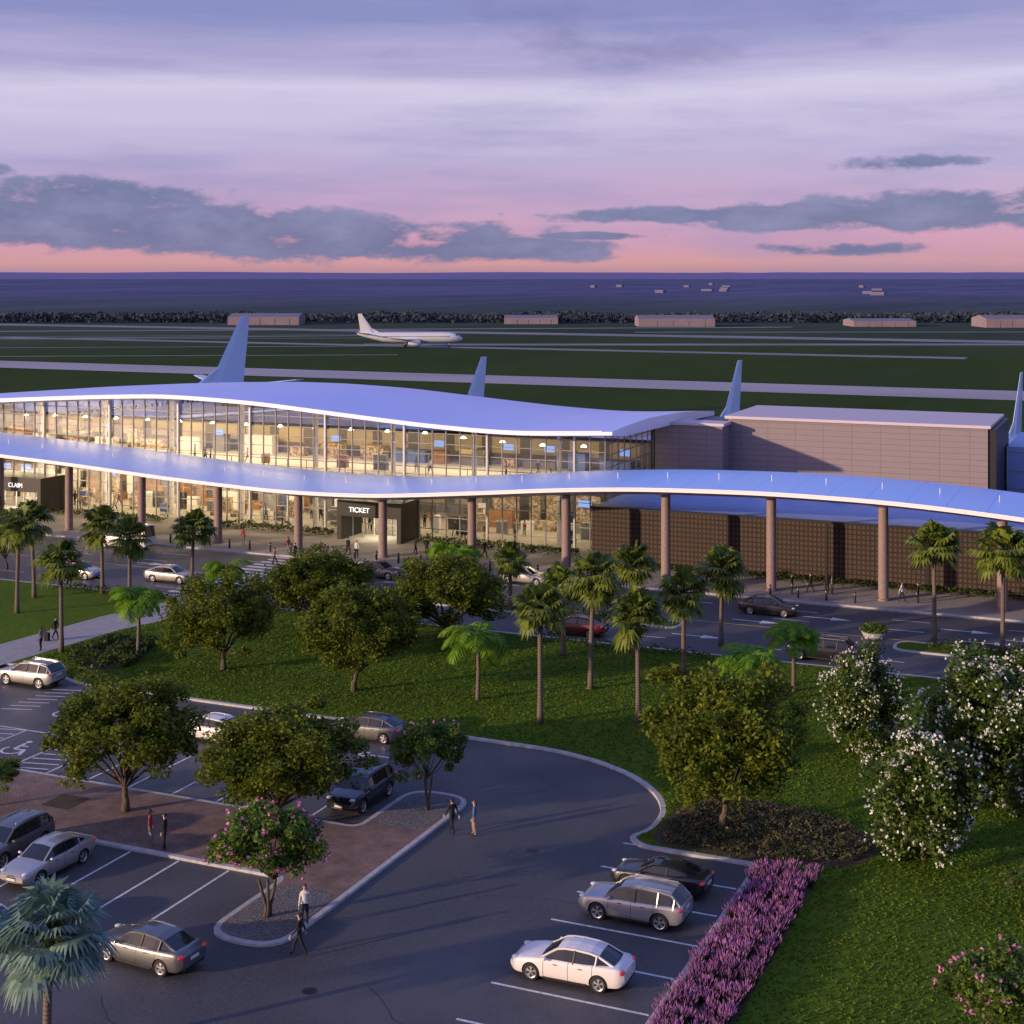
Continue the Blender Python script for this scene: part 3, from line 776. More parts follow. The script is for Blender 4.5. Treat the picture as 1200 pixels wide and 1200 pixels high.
# ------------------------------------------------------------------ terminal
TERM=empty("airport_terminal",(0,0,0))
def interp(x,tab): return float(np.interp(x,[t[0] for t in tab],[t[1] for t in tab]))
def smoothtab(tab,lo,hi,step,passes=14):
    xs=np.arange(lo,hi+step*.5,step); ys=np.interp(xs,[t[0] for t in tab],[t[1] for t in tab])
    for _ in range(passes):
        ys[1:-1]=(ys[:-2]+ys[1:-1]*2+ys[2:])/4
    return list(zip(xs.tolist(),ys.tolist()))
ZC=smoothtab([(-170,8.2),(-150,9.4),(-135,9.4),(-115.6,8.45),(-106.3,8.0),(-93,7.15),(-80,6.6),(-70,6.75),(-59.2,7.67),(-50.6,8.5),(-42.5,9.05),(-31,9.35),(-21,9.2),(-13.4,8.75),(-5,8.0),(10,6.7),(40,6.0)],-170,40,1.0)
ZR=smoothtab([(-190,8.4),(-170,9.5),(-158,10.3),(-142,12.0),(-126,13.3),(-113,14.1),(-102,14.6),(-90,14.2),(-80,13.4),(-69.5,12.6),(-60,12.2),(-49,12.7)],-190,-49,1.0)
zc=lambda u: interp(u,ZC)
zr=lambda u: interp(u,ZR)
def wave_roof(name,u0,u1,zf,prof_top,prof_bot,mats,parent):
    mb=MB(); n=int((u1-u0)/1.0); nt_=len(prof_top); nb_=len(prof_bot); N=nt_+nb_; vs=[];fs=[];mm=[]
    for i in range(n+1):
        u=u0+(u1-u0)*i/n; z=zf(u)
        for (v,dz) in prof_top: vs.append((u,v,z+dz))
        for (v,dz) in prof_bot[::-1]: vs.append((u,v,z+dz))
    for i in range(n):
        for k in range(N):
            a=i*N+k; b_=i*N+(k+1)%N; fs.append((a,a+N,b_+N,b_)); 
            mm.append(0 if k<nt_-1 else (1 if k in (nt_-1,N-1) else 2))
    fs.append(tuple(range(N))); fs.append(tuple(n*N+k for k in range(N))[::-1]); mm+=[1,1]
    mb.add(vs,fs,mm); return mb.obj(name,mats,parent,smooth=30)
wave_roof("entrance_canopy",-170,40,zc,[(125.4,0),(127,.10),(130,.22),(133,.28),(136,.26),(138.3,.15)],[(125.4,-.28),(128.6,-.95),(130,-1.05),(134,-.9),(138.3,-.2)],[M['canopyroof'],M['fascia'],M['soffit']],TERM)
wave_roof("hall_roof",-185,-49,zr,[(136.4,0),(140,.18),(148,.35),(158,.05),(166,-.45),(172.5,-1.0)],[(136.4,-.35),(139.5,-.75),(165,-1.3),(172.5,-1.5)],[M['roof'],M['fascia'],M['soffit']],TERM)
mb=MB()
us=list(range(-170,40,2))
for a,c in zip(us[:-1],us[1:]):
    mb.bar((a,125.37,zc(a)+.03),(c,125.37,zc(c)+.03),.10,.12,0)
    if c<=-49: mb.bar((a,136.37,zr(a)+.03),(c,136.37,zr(c)+.03),.10,.12,0)
mb.obj("roof_edge_trim",[M['fascia']],TERM)
mb=MB(); u=-168
while u<38:
    z=zc(u)+.28; mb.bar((u,131,z-.05),(u,131,z+.5),.05,.05); u+=4.86
mb.obj("roof_anchor_posts",[M['white']],TERM)
for k in range(-6,16):
    u=-21.8-9.72*k; mb=MB(); zt=zc(u)-1.02
    mb.tube([(u,129.2,.14),(u,129.2,.3),(u,129.2,.32),(u,129.2,zt)],[.55,.55,.44,.42],20,0)
    mb.bar((u,129.2,zt-.1),(u-1.8,126.2,zc(u-1.8)-.38),.09,.09,1)
    mb.bar((u,129.2,zt-.1),(u,135.5,zc(u)-.72),.12,.2,1)
    mb.obj("canopy_column",[M['column'],M['white']],TERM,smooth=40)
UG0,UG1=-180.0,-51.0
mb=MB(); gm=MB(); n=80; du=(UG1-UG0)/n
for i in range(n+1):
    u=UG0+du*i; top=zr(u)-.78
    mb.box(u-.045,u+.045,139.88,140.06,.15,top,0)
    if i<n:
        u2=u+du; gm.add([(u,140.0,.15),(u2,140.0,.15),(u2,140.0,zr(u2)-.76),(u,140.0,zr(u)-.76)],[(0,1,2,3)],0)
        for z in (1.25,2.5,3.75,5.0,6.9,8.0,9.1,10.2,11.3,12.4):
            if z<min(top,zr(u2)-.78)-.2: mb.box(u+.045,u2-.045,139.92,140.04,z-.035,z+.035,0)
    if i%6==0: mb.box(u-.10,u+.10,139.6,139.86,.15,top,1)
mb.box(UG0,UG1,139.84,139.879,5.75,6.35,1)
mb.obj("curtain_wall_mullions",[M['mull'],M['steel']],TERM)
mb2=MB()
for i in range(9):
    v=140+1.9*i; mb2.box(-51.04,-50.94,v-.045,v+.045,.15,zr(-51)-.8,0)
for z in (1.25,2.5,3.75,5,6.2,7.4,8.6,9.8,11.0): mb2.box(-51.03,-50.96,140.1,155,z-.04,z+.04,0)
mb2.obj("end_wall_mullions",[M['mull']],TERM)
gm.add([(-51,140.02,.15),(-51,155,.15),(-51,155,zr(-51)-.8),(-51,140.02,zr(-51)-.8)],[(0,1,2,3)],0)
gm.obj("curtain_wall_glass",[M['glass']],TERM)
M['bluepanel']=pmat("blue_panel",(.10,.16,.42),.5); M['greyfab']=pmat("grey_fabric",(.2,.2,.22),.8); M['merch']=pmat("merchandise",(.10,.07,.05),.7,c2=(.65,.5,.35),scale=3.5,detail=2)
mb=MB()
mb.box(-180,-51.3,140.2,170,.155,.17,0)
mb.box(-180,-51.3,143.5,156,5.75,6.15,1)
mb.box(-180,-51.3,156,156.3,.17,9.4,2)
mb.box(-51.2,-51.1,155,171,.1,11.2,5)
mb.box(-181,-180.2,140,171,.1,8.0,5)
mb.box(-180,-51.3,171,171.2,.1,8,5)
for i in range(13):
    u=-57-9.72*i; mb.tube([(u,142.6,.17),(u,142.6,zr(u)-.9)],[.28,.26],12,1)
rr=random.Random(3)
u=-53
while u>-172:
    w=rr.uniform(1.2,3.4)
    if not -81<u<-71:
        mb.box(u-w,u,149,149.8,.17,rr.choice([1.1,1.25,2.1]),rr.choice([3,8,1,9]))
        mb.box(u-w+.1,u-.1,151.2,151.4,.17,rr.uniform(2.2,4.4),rr.choice([1,3,7,9,9,8]))
        if rr.random()<.4: mb.box(u-w*.8,u-w*.3,150.6,150.72,2.8,3.5,4)
        for q in range(2): 
            if rr.random()<.7: a=rr.uniform(.4,1.4); x0=u-rr.uniform(0,3); mb.box(x0-a,x0,143.5+q*2.2,144.0+q*2.2,.17,rr.uniform(.8,2.2),rr.choice([1,3,9,8,5,7]))
    u-=w+rr.uniform(.3,1.6)
u=-53
while u>-175:
    w=rr.uniform(1.2,4.5)
    mb.box(u-w,u,153.6,155.0,6.15,6.15+rr.uniform(.8,2.4),rr.choice([1,3,7,2,8,9,9]))
    if rr.random()<.5: mb.box(u-w*.7,u-w*.3,146.5,147.2,6.15,7.0+rr.random(),rr.choice([5,8,3]))
    if rr.random()<.2: mb.box(u-1.2,u,153.4,153.5,8.2,8.9,4)
    u-=w+rr.uniform(.4,3)
for i in range(50):
    u=-53-i*2.5; mb.box(u-.03,u+.03,143.56,143.62,6.15,7.15,5)
mb.box(-180,-51.5,143.55,143.6,7.15,7.22,5)
mb.obj("hall_interior",[M['infloor'],M['white'],M['inwall'],M['wood'],M['screen'],M['darkmet'],M['yellow'],M['bluepanel'],M['greyfab'],M['merch']],TERM)
mb=MB()
u=-54.4
while u>-176:
    mb.box(u-.12,u+.12,141.2,149.5,5.66,5.72,0)
    u-=2.43
for i in range(26):   # pendant lamps in the hall
    u=-56-4.7*i; zl_=min(10.4,zr(u)-2.6)
    mb.tube([(u,147,zl_),(u,147,zl_+.22)],[.34,.12],12,0)
mb.obj("ceiling_lights",[M['lightpanel']],TERM)
for i in range(9):
    u=-58-13*i
    kf=.85+.5*math.exp(-((u+110)/22.0)**2)*2.4  # lamps boosted at the left, partly standing in for sun glare on the glass
    for (z,pw,vv,sx) in ((5.5,480*kf,146.0,10),(zr(u)-1.8,820*kf,148.5,10)):
        L=bpy.data.lights.new("hall_lamp",'AREA'); L.shape='RECTANGLE'; L.size=sx; L.size_y=3; L.energy=pw; L.color=(1,.74,.36)
        o=bpy.data.objects.new("hall_lamp",L); COL.objects.link(o); o.location=(u,vv,z); o.parent=TERM
def portal(u0,u1,text,ucent,size):
    mb=MB()
    mb.box(u0,u1,136.0,140.4,2.65,4.3,0); mb.box(u0,u0+.5,136.0,140.4,.15,2.65,0); mb.box(u1-.5,u1,136.0,140.4,.15,2.65,0)
    n=5; w=(u1-u0-1)/n
    for i in range(n+1):
        uu=u0+.5+w*i; mb.box(uu-.04,uu+.04,138.4,138.5,.15,2.65,1)
    mb.box(u0+2.5,u1-2.5,136.8,139.9,2.60,2.645,2)
    mb.obj("entrance_portal",[M['black'],M['steel'],M['lightpanel']],TERM)
    c=bpy.data.curves.new("sign_text",'FONT'); c.body=text; c.size=size; c.align_x='CENTER'; c.align_y='CENTER'; c.extrude=.03
    c.materials.append(pm_sign); o=bpy.data.objects.new("sign_lettering",c); COL.objects.link(o); o.location=(ucent,135.95,3.35); o.rotation_euler=(math.radians(90),0,0); o.parent=TERM
pm_sign=pmat("sign_letters",(.85,.85,.85),.5,emit=(1,1,1),estr=.9)
portal(-79.6,-72.0,"TICKET",-76.9,.74)
portal(-129,-119.2,"CLAIM",-122.9,.74)
mb=MB()
mb.box(-50.6,60,135,135.4,.12,5.4,0); mb.box(-50.7,60,134.9,135.5,5.4,5.6,3)
mb.box(-50.6,60,135.5,158,5.0,5.5,1)
for i in range(12):
    u=-46+9.0*i; mb.box(u,u+.25,134.93,134.99,.15,5.4,3)
mb.box(-50.8,-43.2,155.2,158.4,.1,11.7,2)
mb.box(-43.4,-16.2,158.2,172,.1,12.3,2)
mb.box(-43.7,-15.9,157.9,172.3,12.3,12.6,4)
mb.box(-50.6,-43.0,155.0,158.3,11.7,12.0,4)
mb.box(-16.1,-15.4,158.4,172,.1,12.2,3)
mb.box(-50.8,-43.5,158.5,171,.1,11.2,2)
for (x,y,w,h) in ((-38,150,2.2,1.2),(-30,147,1.4,.9),(-22,151,3,1.4),(-12,146,2,1.1)): mb.box(x,x+w,y,y+w*.7,5.5,5.5+h,4)
mb.obj("service_annex",[M['brownwall'],M['lowroof'],M['panel'],M['darkmet'],M['cap']],TERM)
mb=MB()
mb.box(-15.2,30,168,184,0,9.5,0)
for i in range(24):
    u=-15.2+i*1.9; mb.box(u-.05,u+.05,167.9,168,.1,9.4,1)
for z in (3,5,7,9): mb.box(-15.2,30,167.86,167.9,z,z+.1,1)
mb.obj("gate_concourse",[M['lowroof'],M['steel']],TERM)

bm_=MB(); bm_.tube([(0,0,0),(0,0,.85),(0,0,.93),(0,0,.97)],[.1,.1,.085,.04],12,0); bm_.tube([(0,0,.72),(0,0,.78)],[.108,.108],12,1)
bol=bm_.mesh("bollard",[M['darkmet'],M['steel']],40)
for i in range(34):
    put("bollard",bol,(-104+i*2.43,127.1,.15))

# ------------------------------------------------------------------ cars
def smooth_arr(x,keys,vals,passes=2):
    y=np.interp(x,keys,vals)
    for _ in range(passes):
        z=y.copy(); z[1:-1]=(y[:-2]+2*y[1:-1]+y[2:])/4; y=z
    return y
def build_car(kind):
    if kind=='sedan':
        L,W,r,wx=4.8,1.84,.335,(1.45,-1.38)
        K=[-2.4,-2.34,-2.15,-1.6,-.5,.8,1.25,2.0,2.28,2.36,2.4]
        zl=[.42,.30,.24,.20,.19,.19,.19,.20,.22,.28,.38]; zt=[.86,.98,1.03,1.02,.97,.95,.93,.82,.72,.66,.60]; hw=[.70,.80,.87,.91,.92,.92,.92,.88,.82,.76,.68]
        G=[(1.10,.94,.70,.80),(.42,1.36,.58,.84),(.1,1.42,.57,.85),(-.35,1.435,.57,.85),(-.95,1.40,.57,.84),(-1.32,1.32,.57,.82),(-2.0,1.02,.62,.74)]; ws=(0,); rw=(5,)
        belt=.93
    elif kind=='coupe':
        L,W,r,wx=4.5,1.84,.34,(1.4,-1.3)
        K=[-2.25,-2.2,-2.0,-1.5,-.5,.7,1.15,1.9,2.15,2.22,2.25]
        zl=[.40,.28,.22,.19,.18,.18,.18,.19,.21,.26,.36]; zt=[.82,.92,.97,.97,.92,.90,.88,.78,.69,.62,.56]; hw=[.70,.80,.87,.92,.91,.91,.92,.88,.82,.76,.68]
        G=[(.95,.89,.70,.78),(.25,1.24,.56,.82),(-.1,1.28,.55,.83),(-.5,1.28,.55,.83),(-.85,1.24,.55,.81),(-1.1,1.18,.55,.80),(-1.75,.97,.60,.72)]; ws=(0,); rw=(5,)
        belt=.88
    elif kind=='suv':
        L,W,r,wx=4.75,1.92,.38,(1.42,-1.40)
        K=[-2.38,-2.33,-2.2,-1.6,-.5,.8,1.2,1.95,2.22,2.32,2.375]
        zl=[.50,.40,.32,.26,.25,.25,.25,.27,.30,.38,.48]; zt=[1.08,1.12,1.13,1.12,1.09,1.07,1.06,.98,.90,.80,.70]; hw=[.78,.85,.90,.95,.96,.96,.96,.92,.87,.80,.72]
        G=[(1.12,1.07,.74,.84),(.45,1.53,.64,.87),(.1,1.60,.64,.88),(-.5,1.64,.64,.88),(-1.3,1.62,.64,.88),(-1.85,1.56,.64,.87),(-2.28,1.16,.70,.82)]; ws=(0,); rw=(5,)
        belt=1.05
    else:
        L,W,r,wx=6.2,2.05,.38,(2.05,-1.75)
        K=[-3.1,-3.06,-2.95,-2.0,-.5,1.0,1.9,2.6,2.95,3.05,3.1]
        zl=[.45,.38,.32,.28,.27,.27,.27,.28,.32,.4,.5]; zt=[1.3,1.35,1.36,1.36,1.36,1.33,1.30,1.15,1.0,.9,.8]; hw=[.92,.97,1.0,1.02,1.02,1.02,1.02,.98,.92,.86,.78]
        G=[(2.45,1.22,.82,.90),(1.75,2.2,.80,.96),(1.3,2.42,.80,.97),(-.5,2.5,.80,.98),(-2.3,2.48,.80,.98),(-2.85,2.42,.80,.97),(-3.0,1.36,.86,.95)]; ws=(0,); rw=(5,)
        belt=1.28
    xs=np.linspace(K[0],K[-1],47); a=smooth_arr(xs,K,zl); t=smooth_arr(xs,K,zt); h=smooth_arr(xs,K,hw)
    secs=[]
    for x,z0,z1,w in zip(xs,a,t,h):
        H=z1-z0
        half=[(0,z0),(.72*w,z0),(.93*w,z0+.05*H),(.985*w,z0+.18*H),(w,z0+.42*H),(.998*w,z0+.62*H),(.975*w,z0+.80*H),(.955*w,z0+.90*H),(.90*w,z0+.97*H),(.78*w,z0+H),(.4*w,z0+H*1.015),(0,z0+H*1.02)]
        secs.append([(x,y,z) for y,z in half]+[(x,-y,z) for y,z in half[-2:0:-1]])
    mb=MB(); mb.loft(secs,0); me=mb.mesh("tmpbody",[M['paintw']])
    bmt=bmesh.new(); bmt.from_mesh(me); bmesh.ops.recalc_face_normals(bmt,faces=bmt.faces); bmt.to_mesh(me); bmt.free()
    ob=put("tmpbody",me); R1=r*1.16; cutters=[]
    for x in wx:
        for sg in (-1,1):
            c=MB(); n=28; w0=W/2-.30; w1=W/2+.3
            c.loft([[(x+R1*math.cos(2*math.pi*k/n),sg*w0,r+R1*math.sin(2*math.pi*k/n)) for k in range(n)],[(x+R1*math.cos(2*math.pi*k/n),sg*w1,r+R1*math.sin(2*math.pi*k/n)) for k in range(n)]],0)
            cm=c.mesh("cut",[]); b2=bmesh.new(); b2.from_mesh(cm); bmesh.ops.recalc_face_normals(b2,faces=b2.faces); b2.to_mesh(cm); b2.free()
            co=put("cut",cm); cutters.append(co)
            md=ob.modifiers.new("b",'BOOLEAN'); md.operation='DIFFERENCE'; md.object=co; md.solver='EXACT'
    dg=bpy.context.evaluated_depsgraph_get(); dg.update()
    bme=bpy.data.meshes.new_from_object(ob.evaluated_get(dg))
    out=MB(); V=[tuple(v.co) for v in bme.vertices]; F=[];MM=[]
    for p in bme.polygons:
        c=p.center; mi=0
        for x in wx:
            if math.hypot(c.x-x,c.z-r)<R1+.012 and abs(c.y)<W/2-.005 and (abs(p.normal.y)>.9 and abs(c.y)<W/2-.2 or math.hypot(c.x-x,c.z-r)>R1-.02 and abs(p.normal.x*(c.x-x)+p.normal.z*(c.z-r))>.8*R1*.8): mi=1
        if abs(p.normal.z+1)<.15: mi=1
        F.append(tuple(p.vertices)); MM.append(mi)
    out.add(V,F,MM)
    for o_ in cutters+[ob]: bpy.data.objects.remove(o_)
    gs=[]
    for (x,z,wr,wb) in G: 
        b0=belt-.10
        gs.append([(x,wb,b0),(x,wr+.03,z-.07),(x,wr-.03,z-.02),(x,wr-.18,z),(x,0,z+.025),(x,-wr+.18,z),(x,-wr+.03,z-.02),(x,-wr-.03,z-.07),(x,-wb,b0)])
    n=9
    for i in range(len(gs)-1):
        for k in range(n-1):
            side=k in (0,7)
            glass= side or (i in ws) or (i in rw)
            out.add([gs[i][k],gs[i][k+1],gs[i+1][k+1],gs[i+1][k]],[(0,1,2,3)],2 if glass else 0)
    out.add(gs[0],[tuple(range(9))],2); out.add(gs[-1],[tuple(range(9))[::-1]],2)
    def at(x):
        for i in range(len(G)-1):
            if G[i][0]>=x>=G[i+1][0]:
                t_=(G[i][0]-x)/(G[i][0]-G[i+1][0]); return [G[i][j]*(1-t_)+G[i+1][j]*t_ for j in range(4)]
    for sg in (-1,1):
        for i in range(len(G)-1):
            p=(G[i][0],sg*(G[i][2]+.012),G[i][1]-.045); q=(G[i+1][0],sg*(G[i+1][2]+.012),G[i+1][1]-.045); out.bar(p,q,.07,.075,0)
        pil=([-.30,-1.22] if kind in('sedan',) else [-.45] if kind=='coupe' else [-.28,-1.28,-2.0] if kind=='suv' else [.9,-.3,-1.5,-2.7])
        for j,x in enumerate(pil):
            g_=at(x); out.bar((x,sg*(g_[3]+.004),belt-.08),(x-.03,sg*(g_[2]+.035),g_[1]-.07),.05,.06 if j==0 else .13,1 if j==0 else 0)
        out.bar((G[0][0],sg*(G[0][3]+.01),belt-.01),(G[-1][0]+.1,sg*(G[-1][3]+.02),belt+.02),.05,.05,0)
        mx_=G[0][0]-.28; out.ell((mx_,sg*(W/2+.06),belt+.07),(.08,.12,.075),0); out.bar((mx_,sg*(W/2-.12),belt+.0),(mx_,sg*(W/2+.05),belt+.04),.05,.04,1)
        fx=K[-1]; bx=K[0]
        out.ell((fx-.24,sg*(W/2-.27),t[-6]-.10),(.19,.16,.065),4,12,8); out.ell((bx+.10,sg*(W/2-.25),t[2]-.14),(.11,.20,.085),5,12,8)
        out.box(wx[1]+.5,wx[0]-.5,sg*(W/2-.04)-.02,sg*(W/2-.04)+.02,zl[4]+.0,zl[4]+.07,1)
        for hx in (.62,-.42): out.box(hx-.30,hx-.12,sg*(W/2-.015)-.012,sg*(W/2-.015)+.014,belt-.14,belt-.115,1)
    if kind=='suv':
        for sg in (-1,1): out.bar((.2,sg*.56,1.67),(-1.8,sg*.56,1.64),.035,.035,3)
    fx=K[-1]; bx=K[0]
    out.ell((fx-.03,0,(zl[-1]+zt[-1])/2+.06),(.055,.38,.085),1,14,6); out.ell((fx-.03,0,zl[-2]+.06),(.06,.55,.05),1,14,6)
    out.box(fx+.012,fx+.03,-.24,.24,zl[-1]+.03,zl[-1]+.14,6); out.box(bx-.03,bx-.005,-.25,.25,zt[0]-.22,zt[0]-.10,6)
    out.box(bx+.0,bx+.06,-.62,.62,zl[1]+.03,zl[1]+.12,1)
    for x in wx:
        for sg in (-1,1):
            yc=sg*(W/2-.135); n=30
            prof=[(-.11,.60*r),(-.115,.85*r),(-.09,r),(.09,r),(.115,.85*r),(.108,.70*r)]
            rings=[[(x+q*math.cos(2*math.pi*k/n),yc+sg*p,r+q*math.sin(2*math.pi*k/n)) for k in range(n)] for p,q in prof]
            out.loft(rings,7,False)
            rp=[(.108,.70*r),(.098,.64*r),(.075,.60*r),(.085,.18*r),(.09,.0)]
            rings=[[(x+q*math.cos(2*math.pi*k/n),yc+sg*p,r+q*math.sin(2*math.pi*k/n)) for k in range(n)] for p,q in rp]
            for i in range(4):
                for k in range(n):
                    mt=3 if (i!=2 or k%6 in (0,1,2)) else 1
                    out.add([rings[i][k],rings[i][(k+1)%n],rings[i+1][(k+1)%n],rings[i+1][k]],[(0,1,2,3)],mt)
    return out.mesh("car_"+kind,[M['paintw'],M['trim'],M['carglass'],M['rim'],M['head'],M['tail'],M['plate'],M['tire']],32)
CAR={k:build_car(k) for k in ('sedan','coupe','suv','van')}
def car(kind,name,x,y,deg,paint,z=0.0):
    o=put(name,CAR[kind],(x,y,z),math.radians(deg)); o.material_slots[0].link='OBJECT'; o.material_slots[0].material=M[paint]; return o
car('sedan','sedan_car',-21.5,55.2,181,'paintw'); car('suv','suv_car',-21.0,61.4,180,'paints'); car('coupe','coupe_car',-20.9,64.9,178,'paintk')
car('sedan','sedan_car',-37.9,49.6,176,'paintg'); car('sedan','sedan_car',-47.9,55.2,268,'paints'); car('suv','suv_car',-50.9,55.9,271,'paintg')
car('sedan','sedan_car',-46.3,48.4,180,'paintw'); car('suv','suv_car',-38.9,69.0,270,'paintk')
car('sedan','sedan_car',-52.6,74.9,178,'paintw'); car('sedan','sedan_car',-43.9,78.9,181,'paintg'); car('suv','suv_car',-70.9,80.0,180,'paints')
u,v=gp(200,681); car('sedan','sedan_car',u,v,4,'paints')
u,v=gp(92,676); car('sedan','sedan_car',u,v,0,'paints')
u,v=gp(98,655); car('van','shuttle_van',u,123.7,180,'paintw')
car('sedan','sedan_car',-53.0,124.2,0,'paints'); car('sedan','sedan_car',-29.7,120.9,0,'paintk'); car('suv','suv_car',-22.7,108.2,180,'paintk')
car('sedan','sedan_car',-41.8,108.2,180,'paintr'); car('sedan','sedan_car',-66.5,121.2,0,'paintg'); car('suv','suv_car',-60.0,124.3,0,'paintk')

# ------------------------------------------------------------------ people
PM={'navy':pmat("cloth_navy",(.015,.018,.03),.9),'black':pmat("cloth_black",(.010,.010,.012),.9),'white':pmat("cloth_white",(.6,.58,.56),.9),
    'red':pmat("cloth_red",(.30,.04,.04),.9),'blue':pmat("cloth_blue",(.06,.12,.3),.9),'tan':pmat("cloth_tan",(.3,.22,.14),.9),'grey':pmat("cloth_grey",(.15,.15,.17),.9),
    'skin1':pmat("skin_light",(.50,.30,.22),.6),'skin2':pmat("skin_dark",(.16,.08,.05),.6),'hair1':pmat("hair_dark",(.015,.010,.008),.7),'hair2':pmat("hair_brown",(.09,.045,.02),.7)}
def build_person(name,stride,arm,fem=False):
    """faces +x"""
    V=[(0,0,.96),(0,0,1.12),(0,0,1.30),(0,0,1.44),(0,0,1.52),(.015,0,1.59),(.02,0,1.67),(.01,0,1.73)]
    Rr=[(.12,.15),(.10,.125),(.115,.155),(.08,.13),(.05,.052),(.07,.065),(.095,.078),(.06,.05)]
    E=[(0,1),(1,2),(2,3),(3,4),(4,5),(5,6),(6,7)]
    def chain(st,pts,rs):
        prev=st
        for p,r in zip(pts,rs): V.append(p); Rr.append((r,r)); E.append((prev,len(V)-1)); prev=len(V)-1
    hands=[]
    for sg in (-1,1):
        a=arm*sg; sw=.15 if fem else .185
        wr_=(.28*a+.06,sg*(sw+.09),.90)
        chain(3,[(0,sg*sw,1.41),(.10*a-.02,sg*(sw+.05),1.15),wr_],[.060,.046,.032]); hands.append((wr_,sg))
        s=stride*sg*-1
        kx=.17*s+(.06 if s>0 else .02); ax=.30*s-(.03 if s<0 else 0); az=.09+(.06 if s<-.3 else 0)
        chain(0,[(0,sg*.09,.90),(kx,sg*.10,.51),(ax,sg*.105,az),(ax+.14,sg*.12,.045)],[.100,.072,.050,.042])
    me=bpy.data.meshes.new(name); me.from_pydata(V,E,[]); o=put(name,me)
    md=o.modifiers.new("s",'SKIN'); md.use_smooth_shade=True
    sv=me.skin_vertices[0].data
    for i,r in enumerate(Rr): sv[i].radius=r; sv[i].use_root=(i==0)
    ss=o.modifiers.new("u",'SUBSURF'); ss.levels=1; ss.render_levels=1
    dg=bpy.context.evaluated_depsgraph_get(); dg.update()
    bme=bpy.data.meshes.new_from_object(o.evaluated_get(dg)); bpy.data.objects.remove(o)
    mb=MB(); vv=[(v.co.x,v.co.y,max(v.co.z,.0)) for v in bme.vertices]; F=[];MM=[]
    for p in bme.polygons:
        c=p.center
        armz=abs(c.y)>(.20 if fem else .235)
        if c.z>1.50: mi=3 if (c.z>1.72 or (c.x<.0 and c.z>1.60)) else 2
        elif c.z<.085: mi=4
        elif armz and c.z>.84: mi=2 if c.z<.95 else 0
        elif c.z<.97: mi=1
        else: mi=0
        F.append(tuple(p.vertices)); MM.append(mi)
    mb.add(vv,F,MM)
    for (w,sg) in hands:
        x,y,z=w; mb.ell((x+.008,y,z-.06),(.042,.018,.052),2,8,5)
        for i,l in enumerate((.060,.072,.066,.052)):
            fx=x-.025+.02*i+.005; mb.tube([(fx,y,z-.095),(fx+.006,y-sg*.004,z-.095-l*.55),(fx+.002,y-sg*.016,z-.095-l)],[.010,.009,.006],5,2)
        mb.tube([(x+.03,y,z-.045),(x+.06,y-sg*.008,z-.075),(x+.062,y-sg*.016,z-.105)],[.012,.010,.007],5,2)
    mb.ell((.125,0,1.645),(.02,.013,.022),2,6,4)
    for sg in (-1,1): mb.ell((.108,sg*.032,1.675),(.010,.013,.007),3,6,4); mb.ell((.015,sg*.088,1.66),(.02,.010,.03),2,6,4)
    mb.ell((.112,0,1.605),(.010,.024,.006),3,6,4)
    mb.ell((-.012,0,1.70),(.098,.086,.075),3,12,8)
    if fem: mb.ell((-.06,0,1.60),(.055,.085,.12),3,10,7)
    return mb.mesh(name,[PM['navy'],PM['black'],PM['skin1'],PM['hair1'],PM['black']],60)
PP=[build_person("person_walk",1.0,1.0),build_person("person_stand",.12,.1),build_person("person_stroll",.6,-.6,True),build_person("person_stand_f",.15,.2,True)]
outfits=[('navy','black','skin1','hair1'),('white','navy','skin1','hair2'),('red','grey','skin2','hair1'),('blue','tan','skin1','hair2'),('grey','black','skin2','hair1'),('black','black','skin1','hair1'),('tan','navy','skin1','hair1')]
def person(x,y,deg,pose,fit,z=0,name="pedestrian",sc=1.0):
    o=put(name,PP[pose],(x,y,z),math.radians(deg),sc)
    f=outfits[fit]
    for i in range(4): o.material_slots[i].link='OBJECT'; o.material_slots[i].material=PM[f[i]]
    return o
for (px,py,dg_,po,fi) in [(530,977,150,0,5),(556,979,200,3,3),(176,994,30,3,2),(193,999,200,1,5),(357,1088,300,2,1),(351,1120,200,0,5),
      (65,752,10,0,0),(48,765,190,1,4)]:
    u,v=gp(px,py); zz=0.0
    if (u<-33.6 and 52.5<v<65.7 and (u>-37.2 or v>58.8)) or v>83: zz=.135
    person(u,v,dg_,po,fi,zz)
mb=MB(); mb.box(-.2,.2,-.13,.13,.06,.62,0); mb.bar((-.15,.1,.6),(-.32,.1,1.0),.03,.03,0); mb.bar((-.15,-.1,.6),(-.32,-.1,1.0),.03,.03,0); mb.bar((-.32,-.12,1),(-.32,.12,1),.03,.03,0)
for sx in(-.15,.15): mb.tube([(sx,-.14,.04),(sx,.14,.04)],[.04,.04],8,0)
u,v=gp(55,753); mb.obj("suitcase",[PM['black']],loc=(u,v,.14))
for (px,py,dg_,po,fi) in [(928,698,0,1,0),(950,697,200,0,5),(975,699,10,1,4),(969,698,100,3,5),(1057,708,0,0,1),(1076,709,180,1,5),(690,672,0,0,3),(712,676,180,3,2),
      (500,652,90,1,5),(507,655,270,3,4),(516,656,180,1,2),(524,651,30,0,0),(487,651,0,2,6),(336,652,0,0,2),(346,657,180,1,0),(408,652,90,0,5),(418,656,270,1,1),
      (452,652,180,2,3),(568,655,0,0,5),(590,657,180,3,1),(608,660,0,1,4),(225,632,0,0,5),(285,640,90,1,2),(130,625,0,0,0),(110,624,0,3,5),(322,663,20,0,6),(395,664,200,2,4),(825,686,0,0,4)]:
    u,v=gp(px,py); v=min(max(v,126.6),138.5) if v>125 else v
    person(u,v,dg_,po,fi,.15 if v>126 else 0)
